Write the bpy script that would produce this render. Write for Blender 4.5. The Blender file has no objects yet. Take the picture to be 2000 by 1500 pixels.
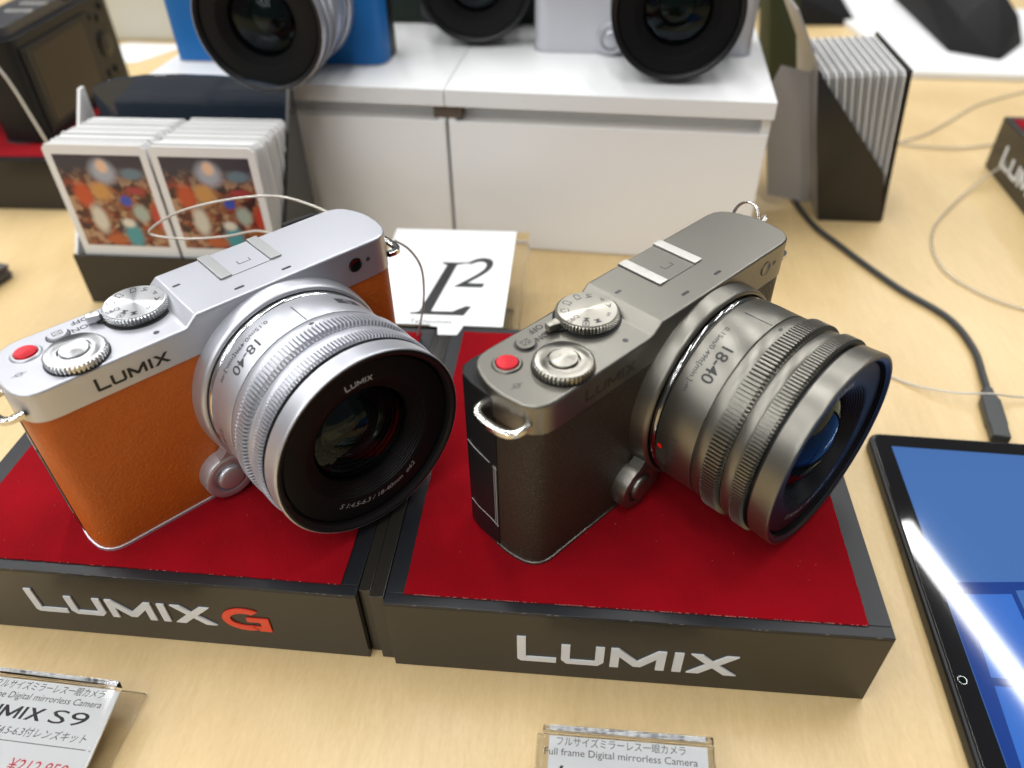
import bpy, bmesh, math, random
from mathutils import Vector, Matrix
from mathutils.geometry import tessellate_polygon
random.seed(7)
S = 0.001                      # everything below is written in millimetres
scene = bpy.context.scene
C = scene.collection

# ------------------------------------------------------------------ camera, world, lamps, exposure
cam_d = bpy.data.cameras.new('camera'); cam = bpy.data.objects.new('camera', cam_d); C.objects.link(cam)
cam.matrix_world = Matrix(((0.99588480, -0.04672537, 0.07765434, 57.116*S),
                           (0.08941046, 0.64653876, -0.75762352, -137.010*S),
                           (-0.01480630, 0.76144886, 0.64805586, 211.827*S), (0, 0, 0, 1)))
cam_d.sensor_width = 36; cam_d.lens = 1501.697/2000*36
cam_d.clip_start = 0.01; cam_d.clip_end = 50
cam_d.dof.use_dof = True; cam_d.dof.focus_distance = 0.266; cam_d.dof.aperture_fstop = 7.4
scene.camera = cam
w = bpy.data.worlds.new('World'); scene.world = w; w.use_nodes = True
bg = w.node_tree.nodes['Background']; bg.inputs[0].default_value = (0.97, 0.985, 1.0, 1); bg.inputs[1].default_value = 0.11
TUBE_W = 9.2
d = Vector((0.281, -0.960, 0)); pdir = Vector((0.960, 0.281, 0)); base = Vector((1.467, 1.275, 2.0))
tn = 0
for i in range(-5, 2):
    for j in range(-1, 5):
        p = base + pdir*(i*0.95) + d*(j*1.42)
        if p.y < -4.6 or (p.x > 0.3 and p.y < 0.3): continue
        l = bpy.data.lights.new('ceiling_tube', 'AREA'); l.shape = 'RECTANGLE'; l.size = 1.15; l.size_y = 0.065
        l.energy = TUBE_W; l.color = (1.0, 0.995, 0.985)
        o = bpy.data.objects.new('ceiling_tube', l); C.objects.link(o); o.location = p
        o.rotation_euler = (0, 0, math.atan2(d.y, d.x))
scene.view_settings.view_transform = 'Standard'; scene.view_settings.look = 'None'
scene.view_settings.exposure = 0.30; scene.view_settings.gamma = 1.0

# ------------------------------------------------------------------ materials
MATS = {}
def mat(name, col, rough=0.5, metal=0.0, spec=0.5, coat=0.0, sheen=0.0, emit=None, es=0.0, trans=0.0, ior=1.45, alpha=1.0,
        noise=None, bump=None, rnoise=None, coat_rough=0.05, aniso=0.0):
    """noise=(scale, amount) colour variation, bump=(scale, strength, distance_mm, kind), rnoise=(scale, amount)"""
    if name in MATS: return MATS[name]
    m = bpy.data.materials.new(name); m.use_nodes = True; nt = m.node_tree; b = nt.nodes['Principled BSDF']
    b.inputs['Base Color'].default_value = (*col, 1); b.inputs['Roughness'].default_value = rough
    b.inputs['Metallic'].default_value = metal; b.inputs['Specular IOR Level'].default_value = spec
    b.inputs['Coat Weight'].default_value = coat; b.inputs['Coat Roughness'].default_value = coat_rough
    b.inputs['Sheen Weight'].default_value = sheen; b.inputs['Transmission Weight'].default_value = trans
    b.inputs['IOR'].default_value = ior; b.inputs['Alpha'].default_value = alpha
    b.inputs['Anisotropic'].default_value = aniso
    if emit: b.inputs['Emission Color'].default_value = (*emit, 1); b.inputs['Emission Strength'].default_value = es
    tc = nt.nodes.new('ShaderNodeTexCoord')
    if aniso:
        tg = nt.nodes.new('ShaderNodeTangent'); tg.direction_type = 'RADIAL'; tg.axis = 'Z'; nt.links.new(tg.outputs[0], b.inputs['Tangent'])
    def N(scale, detail=4, rough_=0.55):
        n = nt.nodes.new('ShaderNodeTexNoise'); n.inputs['Scale'].default_value = scale; n.inputs['Detail'].default_value = detail
        n.inputs['Roughness'].default_value = rough_; nt.links.new(tc.outputs['Object'], n.inputs['Vector']); return n
    if noise:
        n = N(noise[0]); mx = nt.nodes.new('ShaderNodeMix'); mx.data_type = 'RGBA'
        a = noise[1]
        mx.inputs[6].default_value = (*[c*(1-a) for c in col], 1); mx.inputs[7].default_value = (*[min(1, c*(1+a)) for c in col], 1)
        nt.links.new(n.outputs['Fac'], mx.inputs[0]); nt.links.new(mx.outputs[2], b.inputs['Base Color'])
    if rnoise:
        n = N(rnoise[0]); mr = nt.nodes.new('ShaderNodeMapRange')
        mr.inputs[3].default_value = max(0, rough-rnoise[1]); mr.inputs[4].default_value = min(1, rough+rnoise[1])
        nt.links.new(n.outputs['Fac'], mr.inputs[0]); nt.links.new(mr.outputs[0], b.inputs['Roughness'])
    if bump:
        if bump[3] == 'voronoi':
            n = nt.nodes.new('ShaderNodeTexVoronoi'); n.feature = 'DISTANCE_TO_EDGE'; n.inputs['Scale'].default_value = bump[0]
            wn = N(bump[0]*0.8, 3)
            va = nt.nodes.new('ShaderNodeVectorMath'); va.operation = 'MULTIPLY_ADD'
            va.inputs[1].default_value = (0.9/bump[0],)*3
            nt.links.new(wn.outputs['Color'], va.inputs[0]); nt.links.new(tc.outputs['Object'], va.inputs[2])
            nt.links.new(va.outputs[0], n.inputs['Vector'])
            pw = nt.nodes.new('ShaderNodeMath'); pw.operation = 'POWER'; pw.inputs[1].default_value = 0.45
            nt.links.new(n.outputs['Distance'], pw.inputs[0]); out = pw.outputs[0]
        elif bump[3] == 'rings':      # concentric turning marks
            sx = nt.nodes.new('ShaderNodeVectorMath'); sx.operation = 'LENGTH'; nt.links.new(tc.outputs['Object'], sx.inputs[0])
            n = nt.nodes.new('ShaderNodeTexNoise'); n.noise_dimensions = '1D'; n.inputs['Scale'].default_value = bump[0]
            nt.links.new(sx.outputs['Value'], n.inputs['W']); out = n.outputs['Fac']
        else:
            n = N(bump[0], 6 if bump[3] == 'fine' else 3); out = n.outputs['Fac']
        bp = nt.nodes.new('ShaderNodeBump'); bp.inputs['Strength'].default_value = bump[1]; bp.inputs['Distance'].default_value = bump[2]*S
        nt.links.new(out, bp.inputs['Height']); nt.links.new(bp.outputs['Normal'], b.inputs['Normal'])
    MATS[name] = m; return m

M = {}
M['silver'] = mat('satin_silver', (0.52, 0.53, 0.575), 0.38, 0.74, 0.5, noise=(2500, 0.05), rnoise=(60, 0.04))
M['silver_chrome'] = mat('bright_silver', (0.82, 0.82, 0.83), 0.14, 1.0)
M['titan'] = mat('satin_titanium', (0.205, 0.196, 0.172), 0.35, 0.93, 0.5, noise=(2500, 0.05), rnoise=(60, 0.04))
M['titan_bright'] = mat('turned_titanium', (0.33, 0.315, 0.275), 0.30, 1.0, aniso=0.85)
M['silver_bright'] = mat('turned_silver', (0.62, 0.63, 0.64), 0.30, 1.0, aniso=0.85)
M['chrome'] = mat('polished_steel', (0.62, 0.60, 0.56), 0.18, 1.0)
M['dark_chrome'] = mat('dark_chrome', (0.30, 0.30, 0.30), 0.12, 1.0)
M['orange'] = mat('orange_leather', (0.47, 0.102, 0.010), 0.46, 0, 0.4, noise=(150, 0.10), bump=(1000, 0.9, 0.35, 'soft'), rnoise=(300, 0.08))
M['brown'] = mat('dark_brown_leather', (0.030, 0.022, 0.015), 0.44, 0, 0.42, noise=(60, 0.15), bump=(700, 0.75, 0.4, 'voronoi'))
M['blue'] = mat('blue_leather', (0.005, 0.13, 0.40), 0.45, 0, 0.45, bump=(900, 0.4, 0.15, 'soft'))
M['paleleather'] = mat('pale_silver_panel', (0.55, 0.56, 0.60), 0.45, 0.3, 0.4)
M['olive'] = mat('dark_olive_leather', (0.012, 0.022, 0.016), 0.5, 0, 0.4, bump=(900, 0.4, 0.15, 'soft'))
M['black'] = mat('matt_black_plastic', (0.009, 0.009, 0.010), 0.42, 0, 0.3, bump=(2500, 0.1, 0.04, 'fine'))
M['blackmetal'] = mat('black_anodised', (0.010, 0.010, 0.011), 0.35, 0, 0.35)
M['gloss'] = mat('gloss_black', (0.006, 0.006, 0.007), 0.012, 0, 0.5, coat=0.3)
M['ink'] = mat('black_ink', (0.012, 0.012, 0.014), 0.45)
M['ink_grey'] = mat('dark_grey_ink', (0.045, 0.045, 0.048), 0.45)
M['ink_engraved'] = mat('engraved_titanium', (0.12, 0.11, 0.10), 0.3, 0.9)
M['grey_letter'] = mat('grey_print', (0.36, 0.36, 0.36), 0.5)
M['redbtn'] = mat('red_anodised', (0.62, 0.022, 0.035), 0.28, 0.55, coat=0.3)
M['red_dot'] = mat('red_paint', (0.75, 0.01, 0.008), 0.3)
M['namering'] = mat('dull_black', (0.005, 0.005, 0.0055), 0.45, 0, 0.22)
M['lensglass'] = mat('coated_front_glass', (0.002, 0.006, 0.004), 0.005, 0, 0.25, coat=0.0, coat_rough=0.0)
M['felt'] = mat('red_felt', (0.235, 0.0015, 0.006), 0.95, 0, 0.05, sheen=0.05, noise=(38, 0.30), bump=(1500, 0.8, 0.35, 'fine'))
M['boxtop'] = mat('black_laminate_top', (0.010, 0.011, 0.014), 0.34, 0, 0.42, bump=(1800, 0.2, 0.06, 'fine'), rnoise=(40, 0.07))
M['boxside'] = mat('black_laminate_side', (0.019, 0.017, 0.0135), 0.24, 0, 0.5, rnoise=(30, 0.05))
M['logo'] = mat('white_lettering', (0.68, 0.70, 0.72), 0.4)
M['logored'] = mat('red_lettering', (0.75, 0.06, 0.025), 0.4)
M['white'] = mat('white_laminate', (0.82, 0.83, 0.83), 0.30, 0, 0.4, rnoise=(20, 0.06))
M['whitefront'] = mat('white_drawer_front', (0.88, 0.88, 0.875), 0.38, 0, 0.4)
M['slot'] = mat('brown_gap', (0.12, 0.09, 0.07), 0.7)
M['card'] = mat('white_card', (0.78, 0.78, 0.77), 0.5, 0, 0.3)
M['card_edge'] = mat('card_stock', (0.36, 0.36, 0.36), 0.6, 0, 0.3)
M['acryl'] = mat('clear_acrylic', (1, 1, 1), 0.01, 0, 0.5, trans=1.0, ior=1.2)
M['paper'] = mat('white_paper', (0.80, 0.82, 0.83), 0.45, 0, 0.4)
M['greycard'] = mat('grey_plastic_panel', (0.33, 0.315, 0.305), 0.35, 0, 0.5)
M['rubber'] = mat('grey_black_cable', (0.030, 0.033, 0.034), 0.42)
M['wire'] = mat('clear_coated_wire', (0.55, 0.53, 0.48), 0.25, 0.2, 0.5)
M['wireclear'] = mat('transparent_tether', (0.55, 0.50, 0.40), 0.15, 0, 0.6, alpha=0.45)
M['cloth'] = mat('black_cloth', (0.008, 0.008, 0.009), 0.7, 0, 0.3)
M['olivecloth'] = mat('olive_cloth', (0.035, 0.042, 0.018), 0.7, 0, 0.3)
M['beige'] = mat('beige_plastic', (0.55, 0.54, 0.47), 0.5)
M['priced'] = mat('red_print', (0.55, 0.02, 0.04), 0.5)
M['navy'] = mat('dark_navy_gloss', (0.018, 0.028, 0.045), 0.08, 0, 0.6, coat=0.3)

def wood():
    m = bpy.data.materials.new('maple_laminate'); m.use_nodes = True; nt = m.node_tree; b = nt.nodes['Principled BSDF']
    tc = nt.nodes.new('ShaderNodeTexCoord')
    def noise(sc, scale, det=4, dist=0.0):
        mp = nt.nodes.new('ShaderNodeMapping'); mp.inputs['Scale'].default_value = sc; mp.inputs['Rotation'].default_value = (0, 0, 0.06)
        nt.links.new(tc.outputs['Object'], mp.inputs['Vector'])
        n = nt.nodes.new('ShaderNodeTexNoise'); n.inputs['Scale'].default_value = scale; n.inputs['Detail'].default_value = det
        n.inputs['Distortion'].default_value = dist
        nt.links.new(mp.outputs[0], n.inputs['Vector']); return n
    n1 = noise((1.6, 0.8, 1), 9, 3, 1.0); n2 = noise((14, 2.0, 1), 26, 6, 0.4); n3 = noise((1, 0.35, 1), 900, 2)
    cr = nt.nodes.new('ShaderNodeValToRGB'); e = cr.color_ramp.elements
    e[0].position = 0.32; e[0].color = (0.56, 0.40, 0.185, 1); e[1].position = 0.70; e[1].color = (0.70, 0.525, 0.275, 1)
    ad = nt.nodes.new('ShaderNodeMath'); ad.operation = 'MULTIPLY_ADD'; ad.inputs[1].default_value = 0.45
    ad2 = nt.nodes.new('ShaderNodeMath'); ad2.operation = 'MULTIPLY_ADD'; ad2.inputs[1].default_value = 0.30
    ad3 = nt.nodes.new('ShaderNodeMath'); ad3.operation = 'MULTIPLY'; ad3.inputs[1].default_value = 0.25
    nt.links.new(n3.outputs['Fac'], ad3.inputs[0]); nt.links.new(n2.outputs['Fac'], ad2.inputs[0]); nt.links.new(ad3.outputs[0], ad2.inputs[2])
    nt.links.new(n1.outputs['Fac'], ad.inputs[0]); nt.links.new(ad2.outputs[0], ad.inputs[2]); nt.links.new(ad.outputs[0], cr.inputs[0])
    nt.links.new(cr.outputs[0], b.inputs['Base Color'])
    b.inputs['Roughness'].default_value = 0.32; b.inputs['Specular IOR Level'].default_value = 0.5
    bp = nt.nodes.new('ShaderNodeBump'); bp.inputs['Strength'].default_value = 0.12; bp.inputs['Distance'].default_value = 0.0002
    nt.links.new(n3.outputs['Fac'], bp.inputs['Height']); nt.links.new(bp.outputs[0], b.inputs['Normal'])
    return m
M['wood'] = wood()

def photo_print():
    """colourful blurred still life of small painted ornaments, printed flat on the cards"""
    m = bpy.data.materials.new('printed_photo'); m.use_nodes = True; nt = m.node_tree; b = nt.nodes['Principled BSDF']
    b.inputs['Roughness'].default_value = 0.3
    tc = nt.nodes.new('ShaderNodeTexCoord')
    n = nt.nodes.new('ShaderNodeTexNoise'); n.inputs['Scale'].default_value = 0.13/S; n.inputs['Detail'].default_value = 3
    n.inputs['Distortion'].default_value = 2.0
    nt.links.new(tc.outputs['Object'], n.inputs['Vector'])
    vo = nt.nodes.new('ShaderNodeTexVoronoi'); vo.inputs['Scale'].default_value = 0.26/S
    vm = nt.nodes.new('ShaderNodeVectorMath'); vm.operation = 'MULTIPLY_ADD'; vm.inputs[1].default_value = (5*S, 5*S, 5*S)
    nt.links.new(n.outputs['Color'], vm.inputs[0]); nt.links.new(tc.outputs['Object'], vm.inputs[2]); nt.links.new(vm.outputs[0], vo.inputs['Vector'])
    sc3 = nt.nodes.new('ShaderNodeSeparateColor'); nt.links.new(vo.outputs['Color'], sc3.inputs[0])
    mm = nt.nodes.new('ShaderNodeMath'); mm.operation = 'MULTIPLY_ADD'; mm.inputs[1].default_value = 0.55
    m2 = nt.nodes.new('ShaderNodeMath'); m2.operation = 'MULTIPLY'; m2.inputs[1].default_value = 0.55
    nt.links.new(n.outputs['Fac'], m2.inputs[0]); nt.links.new(sc3.outputs[0], mm.inputs[0]); nt.links.new(m2.outputs[0], mm.inputs[2])
    cr = nt.nodes.new('ShaderNodeValToRGB'); nt.links.new(mm.outputs[0], cr.inputs[0]); r = cr.color_ramp
    r.elements[0].position = 0.30; r.elements[0].color = (0.03, 0.015, 0.02, 1); r.elements[1].position = 0.78; r.elements[1].color = (0.40, 0.24, 0.15, 1)
    for p, c in ((0.42, (0.10, 0.015, 0.010)), (0.48, (0.34, 0.05, 0.02)), (0.54, (0.10, 0.02, 0.015)), (0.60, (0.36, 0.13, 0.05)), (0.65, (0.06, 0.025, 0.03)), (0.70, (0.42, 0.25, 0.13))):
        q = r.elements.new(p); q.color = (*c, 1)
    last = cr.outputs[0]
    sp = nt.nodes.new('ShaderNodeSeparateXYZ'); nt.links.new(tc.outputs['Object'], sp.inputs[0])
    def blend(fac, col):
        nonlocal last
        mx = nt.nodes.new('ShaderNodeMix'); mx.data_type = 'RGBA'; nt.links.new(fac, mx.inputs[0]); nt.links.new(last, mx.inputs[6])
        mx.inputs[7].default_value = (*col, 1); last = mx.outputs[2]
    # dark background at the top of the print
    mr = nt.nodes.new('ShaderNodeMapRange'); mr.inputs[1].default_value = 34*S; mr.inputs[2].default_value = 46*S
    nt.links.new(sp.outputs['Z'], mr.inputs[0]); blend(mr.outputs[0], (0.030, 0.028, 0.050))
    def blob(x, z, rx, rz, col, soft=0.35):
        mp = nt.nodes.new('ShaderNodeMapping'); mp.vector_type = 'POINT'
        mp.inputs['Location'].default_value = (-x/rx, 0, -z/rz); mp.inputs['Scale'].default_value = (1/(rx*S), 0, 1/(rz*S))
        nt.links.new(tc.outputs['Object'], mp.inputs['Vector'])
        ln = nt.nodes.new('ShaderNodeVectorMath'); ln.operation = 'LENGTH'; nt.links.new(mp.outputs[0], ln.inputs[0])
        ma = nt.nodes.new('ShaderNodeMapRange'); ma.inputs[1].default_value = 1+soft; ma.inputs[2].default_value = 1-soft
        nt.links.new(ln.outputs['Value'], ma.inputs[0]); blend(ma.outputs[0], col)
    blob(24, 43, 6.5, 6.5, (0.35, 0.38, 0.45)); blob(24.5, 46, 3, 3.5, (0.75, 0.5, 0.35)); blob(39, 42, 6, 3, (0.12, 0.19, 0.24))
    blob(9, 30, 5, 7, (0.50, 0.07, 0.02)); blob(19, 32, 5, 5, (0.55, 0.27, 0.08)); blob(31, 27, 3, 3, (0.03, 0.07, 0.42), 0.3)
    blob(13, 16, 4, 8, (0.62, 0.58, 0.48)); blob(29, 7, 4.6, 8, (0.06, 0.30, 0.34)); blob(28, 14, 3.5, 2.5, (0.72, 0.66, 0.55))
    blob(37, 20, 4, 5, (0.36, 0.42, 0.36)); blob(46, 18, 3.5, 7, (0.48, 0.05, 0.03)); blob(38, 33, 5, 2, (0.35, 0.04, 0.05))
    blob(42, 8, 5, 3, (0.33, 0.10, 0.03)); blob(18, 4, 6, 3, (0.44, 0.10, 0.03))
    nt.links.new(last, b.inputs['Base Color']); return m
M['photo'] = photo_print()

def screen_mat():
    m = bpy.data.materials.new('lit_blue_screen'); m.use_nodes = True; nt = m.node_tree; b = nt.nodes['Principled BSDF']
    b.inputs['Base Color'].default_value = (0.004, 0.006, 0.012, 1); b.inputs['Roughness'].default_value = 0.05
    tc = nt.nodes.new('ShaderNodeTexCoord'); sp = nt.nodes.new('ShaderNodeSeparateXYZ'); nt.links.new(tc.outputs['Object'], sp.inputs[0])
    mr = nt.nodes.new('ShaderNodeMapRange'); mr.inputs[1].default_value = 120*S; mr.inputs[2].default_value = -30*S
    nt.links.new(sp.outputs['Y'], mr.inputs[0])
    cr = nt.nodes.new('ShaderNodeValToRGB'); cr.color_ramp.elements[0].color = (0.040, 0.108, 0.250, 1); cr.color_ramp.elements[1].color = (0.060, 0.160, 0.430, 1)
    nt.links.new(mr.outputs[0], cr.inputs[0]); nt.links.new(cr.outputs[0], b.inputs['Emission Color']); b.inputs['Emission Strength'].default_value = 0.82
    return m
M['screen'] = screen_mat()
M['screendark'] = mat('screen_dark_blue', (0.004, 0.006, 0.012), 0.05, emit=(0.008, 0.045, 0.25), es=0.82)
M['screenpane'] = mat('screen_light_blue', (0.004, 0.006, 0.012), 0.05, emit=(0.040, 0.16, 0.58), es=0.82)
M['cone'] = mat('satin_black_cone', (0.004, 0.004, 0.0045), 0.22, 0, 0.3)
M['lcd'] = mat('camera_screen', (0.010, 0.006, 0.006), 0.12, 0, 0.35)
def coated_glass():
    m = bpy.data.materials.new('clear_coated_glass'); m.use_nodes = True; nt = m.node_tree
    for n in list(nt.nodes):
        if n.type == 'BSDF_PRINCIPLED': nt.nodes.remove(n)
    out = [n for n in nt.nodes if n.type == 'OUTPUT_MATERIAL'][0]
    tr = nt.nodes.new('ShaderNodeBsdfTransparent'); tr.inputs[0].default_value = (0.80, 0.86, 0.88, 1)
    gl = nt.nodes.new('ShaderNodeBsdfGlossy'); gl.inputs['Roughness'].default_value = 0.0; gl.inputs['Color'].default_value = (0.75, 0.9, 1.0, 1)
    fr = nt.nodes.new('ShaderNodeFresnel'); fr.inputs['IOR'].default_value = 1.27
    mx = nt.nodes.new('ShaderNodeMixShader'); nt.links.new(fr.outputs[0], mx.inputs[0]); nt.links.new(tr.outputs[0], mx.inputs[1]); nt.links.new(gl.outputs[0], mx.inputs[2])
    nt.links.new(mx.outputs[0], out.inputs['Surface']); return m
M['clearglass'] = coated_glass()

# ------------------------------------------------------------------ mesh helpers
def obj(name, verts, faces, m, parent=None, smooth=35, bevel=0, bseg=2, loc=None, wn=False):
    me = bpy.data.meshes.new(name)
    me.from_pydata([(x*S, y*S, z*S) for x, y, z in verts], [], faces)
    bm = bmesh.new(); bm.from_mesh(me)
    bmesh.ops.remove_doubles(bm, verts=bm.verts, dist=1e-6)
    bmesh.ops.recalc_face_normals(bm, faces=bm.faces)
    if bevel:
        ed = [e for e in bm.edges if len(e.link_faces) == 2 and e.calc_face_angle(0) > math.radians(30)]
        bmesh.ops.bevel(bm, geom=ed, offset=bevel*S, segments=bseg, affect='EDGES', profile=0.5)
    bm.to_mesh(me); bm.free()
    if smooth:
        me.polygons.foreach_set('use_smooth', [True]*len(me.polygons)); me.set_sharp_from_angle(angle=math.radians(smooth))
    me.materials.append(m)
    o = bpy.data.objects.new(name, me); C.objects.link(o)
    if parent: o.parent = parent
    if loc: o.location = [c*S for c in loc]
    if (bevel and smooth) or wn:
        md = o.modifiers.new('weighted_normal', 'WEIGHTED_NORMAL'); md.keep_sharp = True; md.weight = 100; md.mode = 'FACE_AREA'
    return o
def tag(o, label=None, cat=None, group=None, kind=None):
    if label: o['label'] = label
    if cat: o['category'] = cat
    if group: o['group'] = group
    if kind: o['kind'] = kind
    return o
def empty(name, loc, rz, label, cat, group=None):
    o = bpy.data.objects.new(name, None); C.objects.link(o); o.location = [c*S for c in loc]; o.rotation_euler = (0, 0, rz)
    o.empty_display_size = 0.01
    return tag(o, label, cat, group)
class G:
    def __init__(s): s.v = []; s.f = []
    def add(s, v, f):
        n = len(s.v); s.v += [tuple(p) for p in v]; s.f += [[i+n for i in q] for q in f]; return s
    def box(s, x0, y0, z0, x1, y1, z1, T=None):
        v = [(x, y, z) for z in (z0, z1) for y in (y0, y1) for x in (x0, x1)]
        if T: v = [T(p) for p in v]
        return s.add(v, [(0, 2, 3, 1), (4, 5, 7, 6), (0, 1, 5, 4), (2, 6, 7, 3), (0, 4, 6, 2), (1, 3, 7, 5)])
    def lathe(s, prof, n, T, closed=False, a0=0, a1=2*math.pi):
        """prof = [(h, r)] ; T(h, r, a) -> point"""
        full = abs(a1-a0-2*math.pi) < 1e-6; m_ = n if full else n+1
        v = []
        for h, r in prof:
            for k in range(m_): v.append(T(h, r, a0+(a1-a0)*k/n))
        f = []
        L = len(prof)
        for i in range(L-1 if not closed else L):
            j = (i+1) % L
            for k in range(n):
                k2 = (k+1) % m_
                f.append((i*m_+k, i*m_+k2, j*m_+k2, j*m_+k))
        return s.add(v, f)
    def prism(s, poly, z0, z1, T=None):
        n = len(poly); v = [(x, y, z0) for x, y in poly]+[(x, y, z1) for x, y in poly]
        if T: v = [T(p) for p in v]
        return s.add(v, [list(range(n))[::-1], list(range(n, 2*n))]+[(i, (i+1) % n, n+(i+1) % n, n+i) for i in range(n)])
    def tube(s, pts, r, n=10, cap=True):
        P = [Vector(p) for p in pts]; rings = []
        up = Vector((0, 0, 1)); t0 = (P[1]-P[0]).normalized()
        nrm = t0.cross(up); nrm = nrm.normalized() if nrm.length > 1e-3 else Vector((1, 0, 0))
        for i, p in enumerate(P):
            t = (P[min(i+1, len(P)-1)]-P[max(i-1, 0)]).normalized()
            nrm = (nrm-t*nrm.dot(t)).normalized(); bn = t.cross(nrm)
            rr = r if not callable(r) else r(i/(len(P)-1))
            rings.append([p+(nrm*math.cos(a)+bn*math.sin(a))*rr for a in [2*math.pi*k/n for k in range(n)]])
        v = [q for r_ in rings for q in r_]; f = []
        for i in range(len(P)-1):
            for k in range(n): f.append((i*n+k, i*n+(k+1) % n, (i+1)*n+(k+1) % n, (i+1)*n+k))
        if cap: f += [list(range(n))[::-1], list(range((len(P)-1)*n, len(P)*n))]
        return s.add(v, f)
def smooth_path(pts, k=8):
    P = [Vector(p) for p in pts]; out = []
    for i in range(len(P)-1):
        p0 = P[max(i-1, 0)]; p1 = P[i]; p2 = P[i+1]; p3 = P[min(i+2, len(P)-1)]
        for j in range(k):
            t = j/k
            out.append(0.5*((2*p1)+(p2-p0)*t+(2*p0-5*p1+4*p2-p3)*t*t+(3*p1-p0-3*p2+p3)*t**3))
    out.append(P[-1]); return out
def TZ(cx, cy):    # axis z
    return lambda h, r, a: (cx+r*math.cos(a), cy+r*math.sin(a), h)

# ------------------------------------------------------------------ lettering
TC = {}
def text_geo(s, size, align='CENTER', shear=0.0, res=3, offset=0.0):
    """flat text as (verts2d, faces), x to the right, y up, baseline at 0; size in mm (cap height is about 0.7 size)"""
    key = (s, size, align, shear, res, offset)
    if key in TC: return TC[key]
    cu = bpy.data.curves.new('t', 'FONT'); cu.body = s; cu.size = size; cu.align_x = align; cu.resolution_u = res; cu.shear = shear; cu.offset = offset
    o = bpy.data.objects.new('t', cu); C.objects.link(o); bpy.context.view_layer.update()
    dg = bpy.context.evaluated_depsgraph_get(); me = bpy.data.meshes.new_from_object(o.evaluated_get(dg))
    v = [(p.co.x, p.co.y) for p in me.vertices]; f = [list(q.vertices) for q in me.polygons]
    bpy.data.objects.remove(o); bpy.data.curves.remove(cu); bpy.data.meshes.remove(me)
    TC[key] = (v, f); return v, f
# wide logo letters, in units of the tall first letter's height = 14.4, total width 72
def _logo():
    P = []
    P.append([(0, 14.4), (0, 1.2), (1.2, 0), (13.1, 0), (13.1, 2.6), (2.9, 2.6), (2.9, 14.4)])
    P.append([(14.7, 11.2), (14.7, 2.2), (16.6, 0), (27.0, 0), (28.9, 2.2), (28.9, 11.2), (26.0, 11.2), (26.0, 2.4), (17.6, 2.4), (17.6, 11.2)])
    P.append([(31.0, 0), (31.0, 11.2), (33.6, 11.2), (40.0, 4.4), (46.4, 11.2), (49.0, 11.2), (49.0, 0), (46.1, 0), (46.1, 6.6), (41.2, 1.2), (38.8, 1.2), (33.9, 6.6), (33.9, 0)])
    P.append([(51.6, 0), (51.6, 11.2), (54.6, 11.2), (54.6, 0)])
    P.append([(56.8, 11.2), (62.3, 5.7), (56.4, 0), (60.4, 0), (64.4, 3.9), (68.6, 0), (72.8, 0), (66.4, 5.7), (72.2, 11.2), (68.3, 11.2), (64.4, 7.5), (60.7, 11.2)])
    return P
LOGO = _logo()
def logo_geo(width, hscale=1.0):
    k = width/72.8; v = []; f = []
    for p in LOGO:
        n = len(v); v += [(x*k, y*k*hscale) for x, y in p]; f.append(list(range(n, n+len(p))))
    return v, f
def lettering(items, m, parent, name='lettering', thick=0.0):
    """items: list of (verts2d, faces, T) with T(x,y,h)->3d point"""
    bm = bmesh.new()
    for v, f, T, cut in items:
        b2 = bmesh.new(); vs = [b2.verts.new((x, y, 0)) for x, y in v]
        for q in f:
            if len(q) > 4: tris = [[q[i] for i in t3] for t3 in tessellate_polygon([[Vector((*v[i], 0)) for i in q]])]
            else: tris = [q]
            for t3 in tris:
                ar = sum(v[t3[i-1]][0]*v[t3[i]][1]-v[t3[i]][0]*v[t3[i-1]][1] for i in range(len(t3)))
                try: b2.faces.new([vs[i] for i in (t3 if ar > 0 else t3[::-1])])
                except ValueError: pass
        if cut:
            xs = [p[0] for p in v]; x = min(xs)+cut
            while x < max(xs):
                bmesh.ops.bisect_plane(b2, geom=b2.verts[:]+b2.edges[:]+b2.faces[:], plane_co=(x, 0, 0), plane_no=(1, 0, 0)); x += cut
        if thick:
            r = bmesh.ops.extrude_face_region(b2, geom=b2.faces[:])
            top = [e for e in r['geom'] if isinstance(e, bmesh.types.BMVert)]
            for vt in top: vt.co.z = thick
        mp = {}
        for vt in b2.verts: mp[vt] = bm.verts.new([c*S for c in T(vt.co.x, vt.co.y, vt.co.z)])
        for q in b2.faces:
            try: bm.faces.new([mp[a] for a in q.verts])
            except ValueError: pass
        b2.free()
    me = bpy.data.meshes.new(name); bm.to_mesh(me); bm.free(); me.materials.append(m)
    o = bpy.data.objects.new(name, me); C.objects.link(o); o.parent = parent; return o

# ------------------------------------------------------------------ the compact camera
T1, T0, ZP = 73.9, 70.5, 59.8
END = [(8.5, 0), (5.2, 0.0), (2.4, -0.3), (0.2, -1.2), (-1.6, -2.8), (-3.0, -5.2), (-3.8, -8.4), (-4.3, -12), (-4.3, -15.8), (-3.9, -19.5), (-2.7, -23.5), (-1.2, -26.8), (0.8, -29.2), (3.4, -30.6), (6.5, -31)]
def outline(off=0.0, ycut=None, yback=None):
    """closed plan outline (x, yf) -> blender (x, y=-yf); off grows it outward"""
    left = END; right = [(122.6-x, y) for x, y in END][::-1]
    pts = left + right      # front-left ... back-left, back-right ... front-right
    pts = [(x, -y) for x, y in pts]
    n = len(pts); out = []
    for i in range(n):
        a = Vector(pts[i-1]); b = Vector(pts[i]); c = Vector(pts[(i+1) % n])
        t = (c-a).normalized(); nrm = Vector((-t.y, t.x))
        cen = Vector((61.3, 15.5))
        if nrm.dot(b-cen) < 0: nrm = -nrm
        out.append((b.x+nrm.x*off, b.y+nrm.y*off))
    return out
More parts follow.
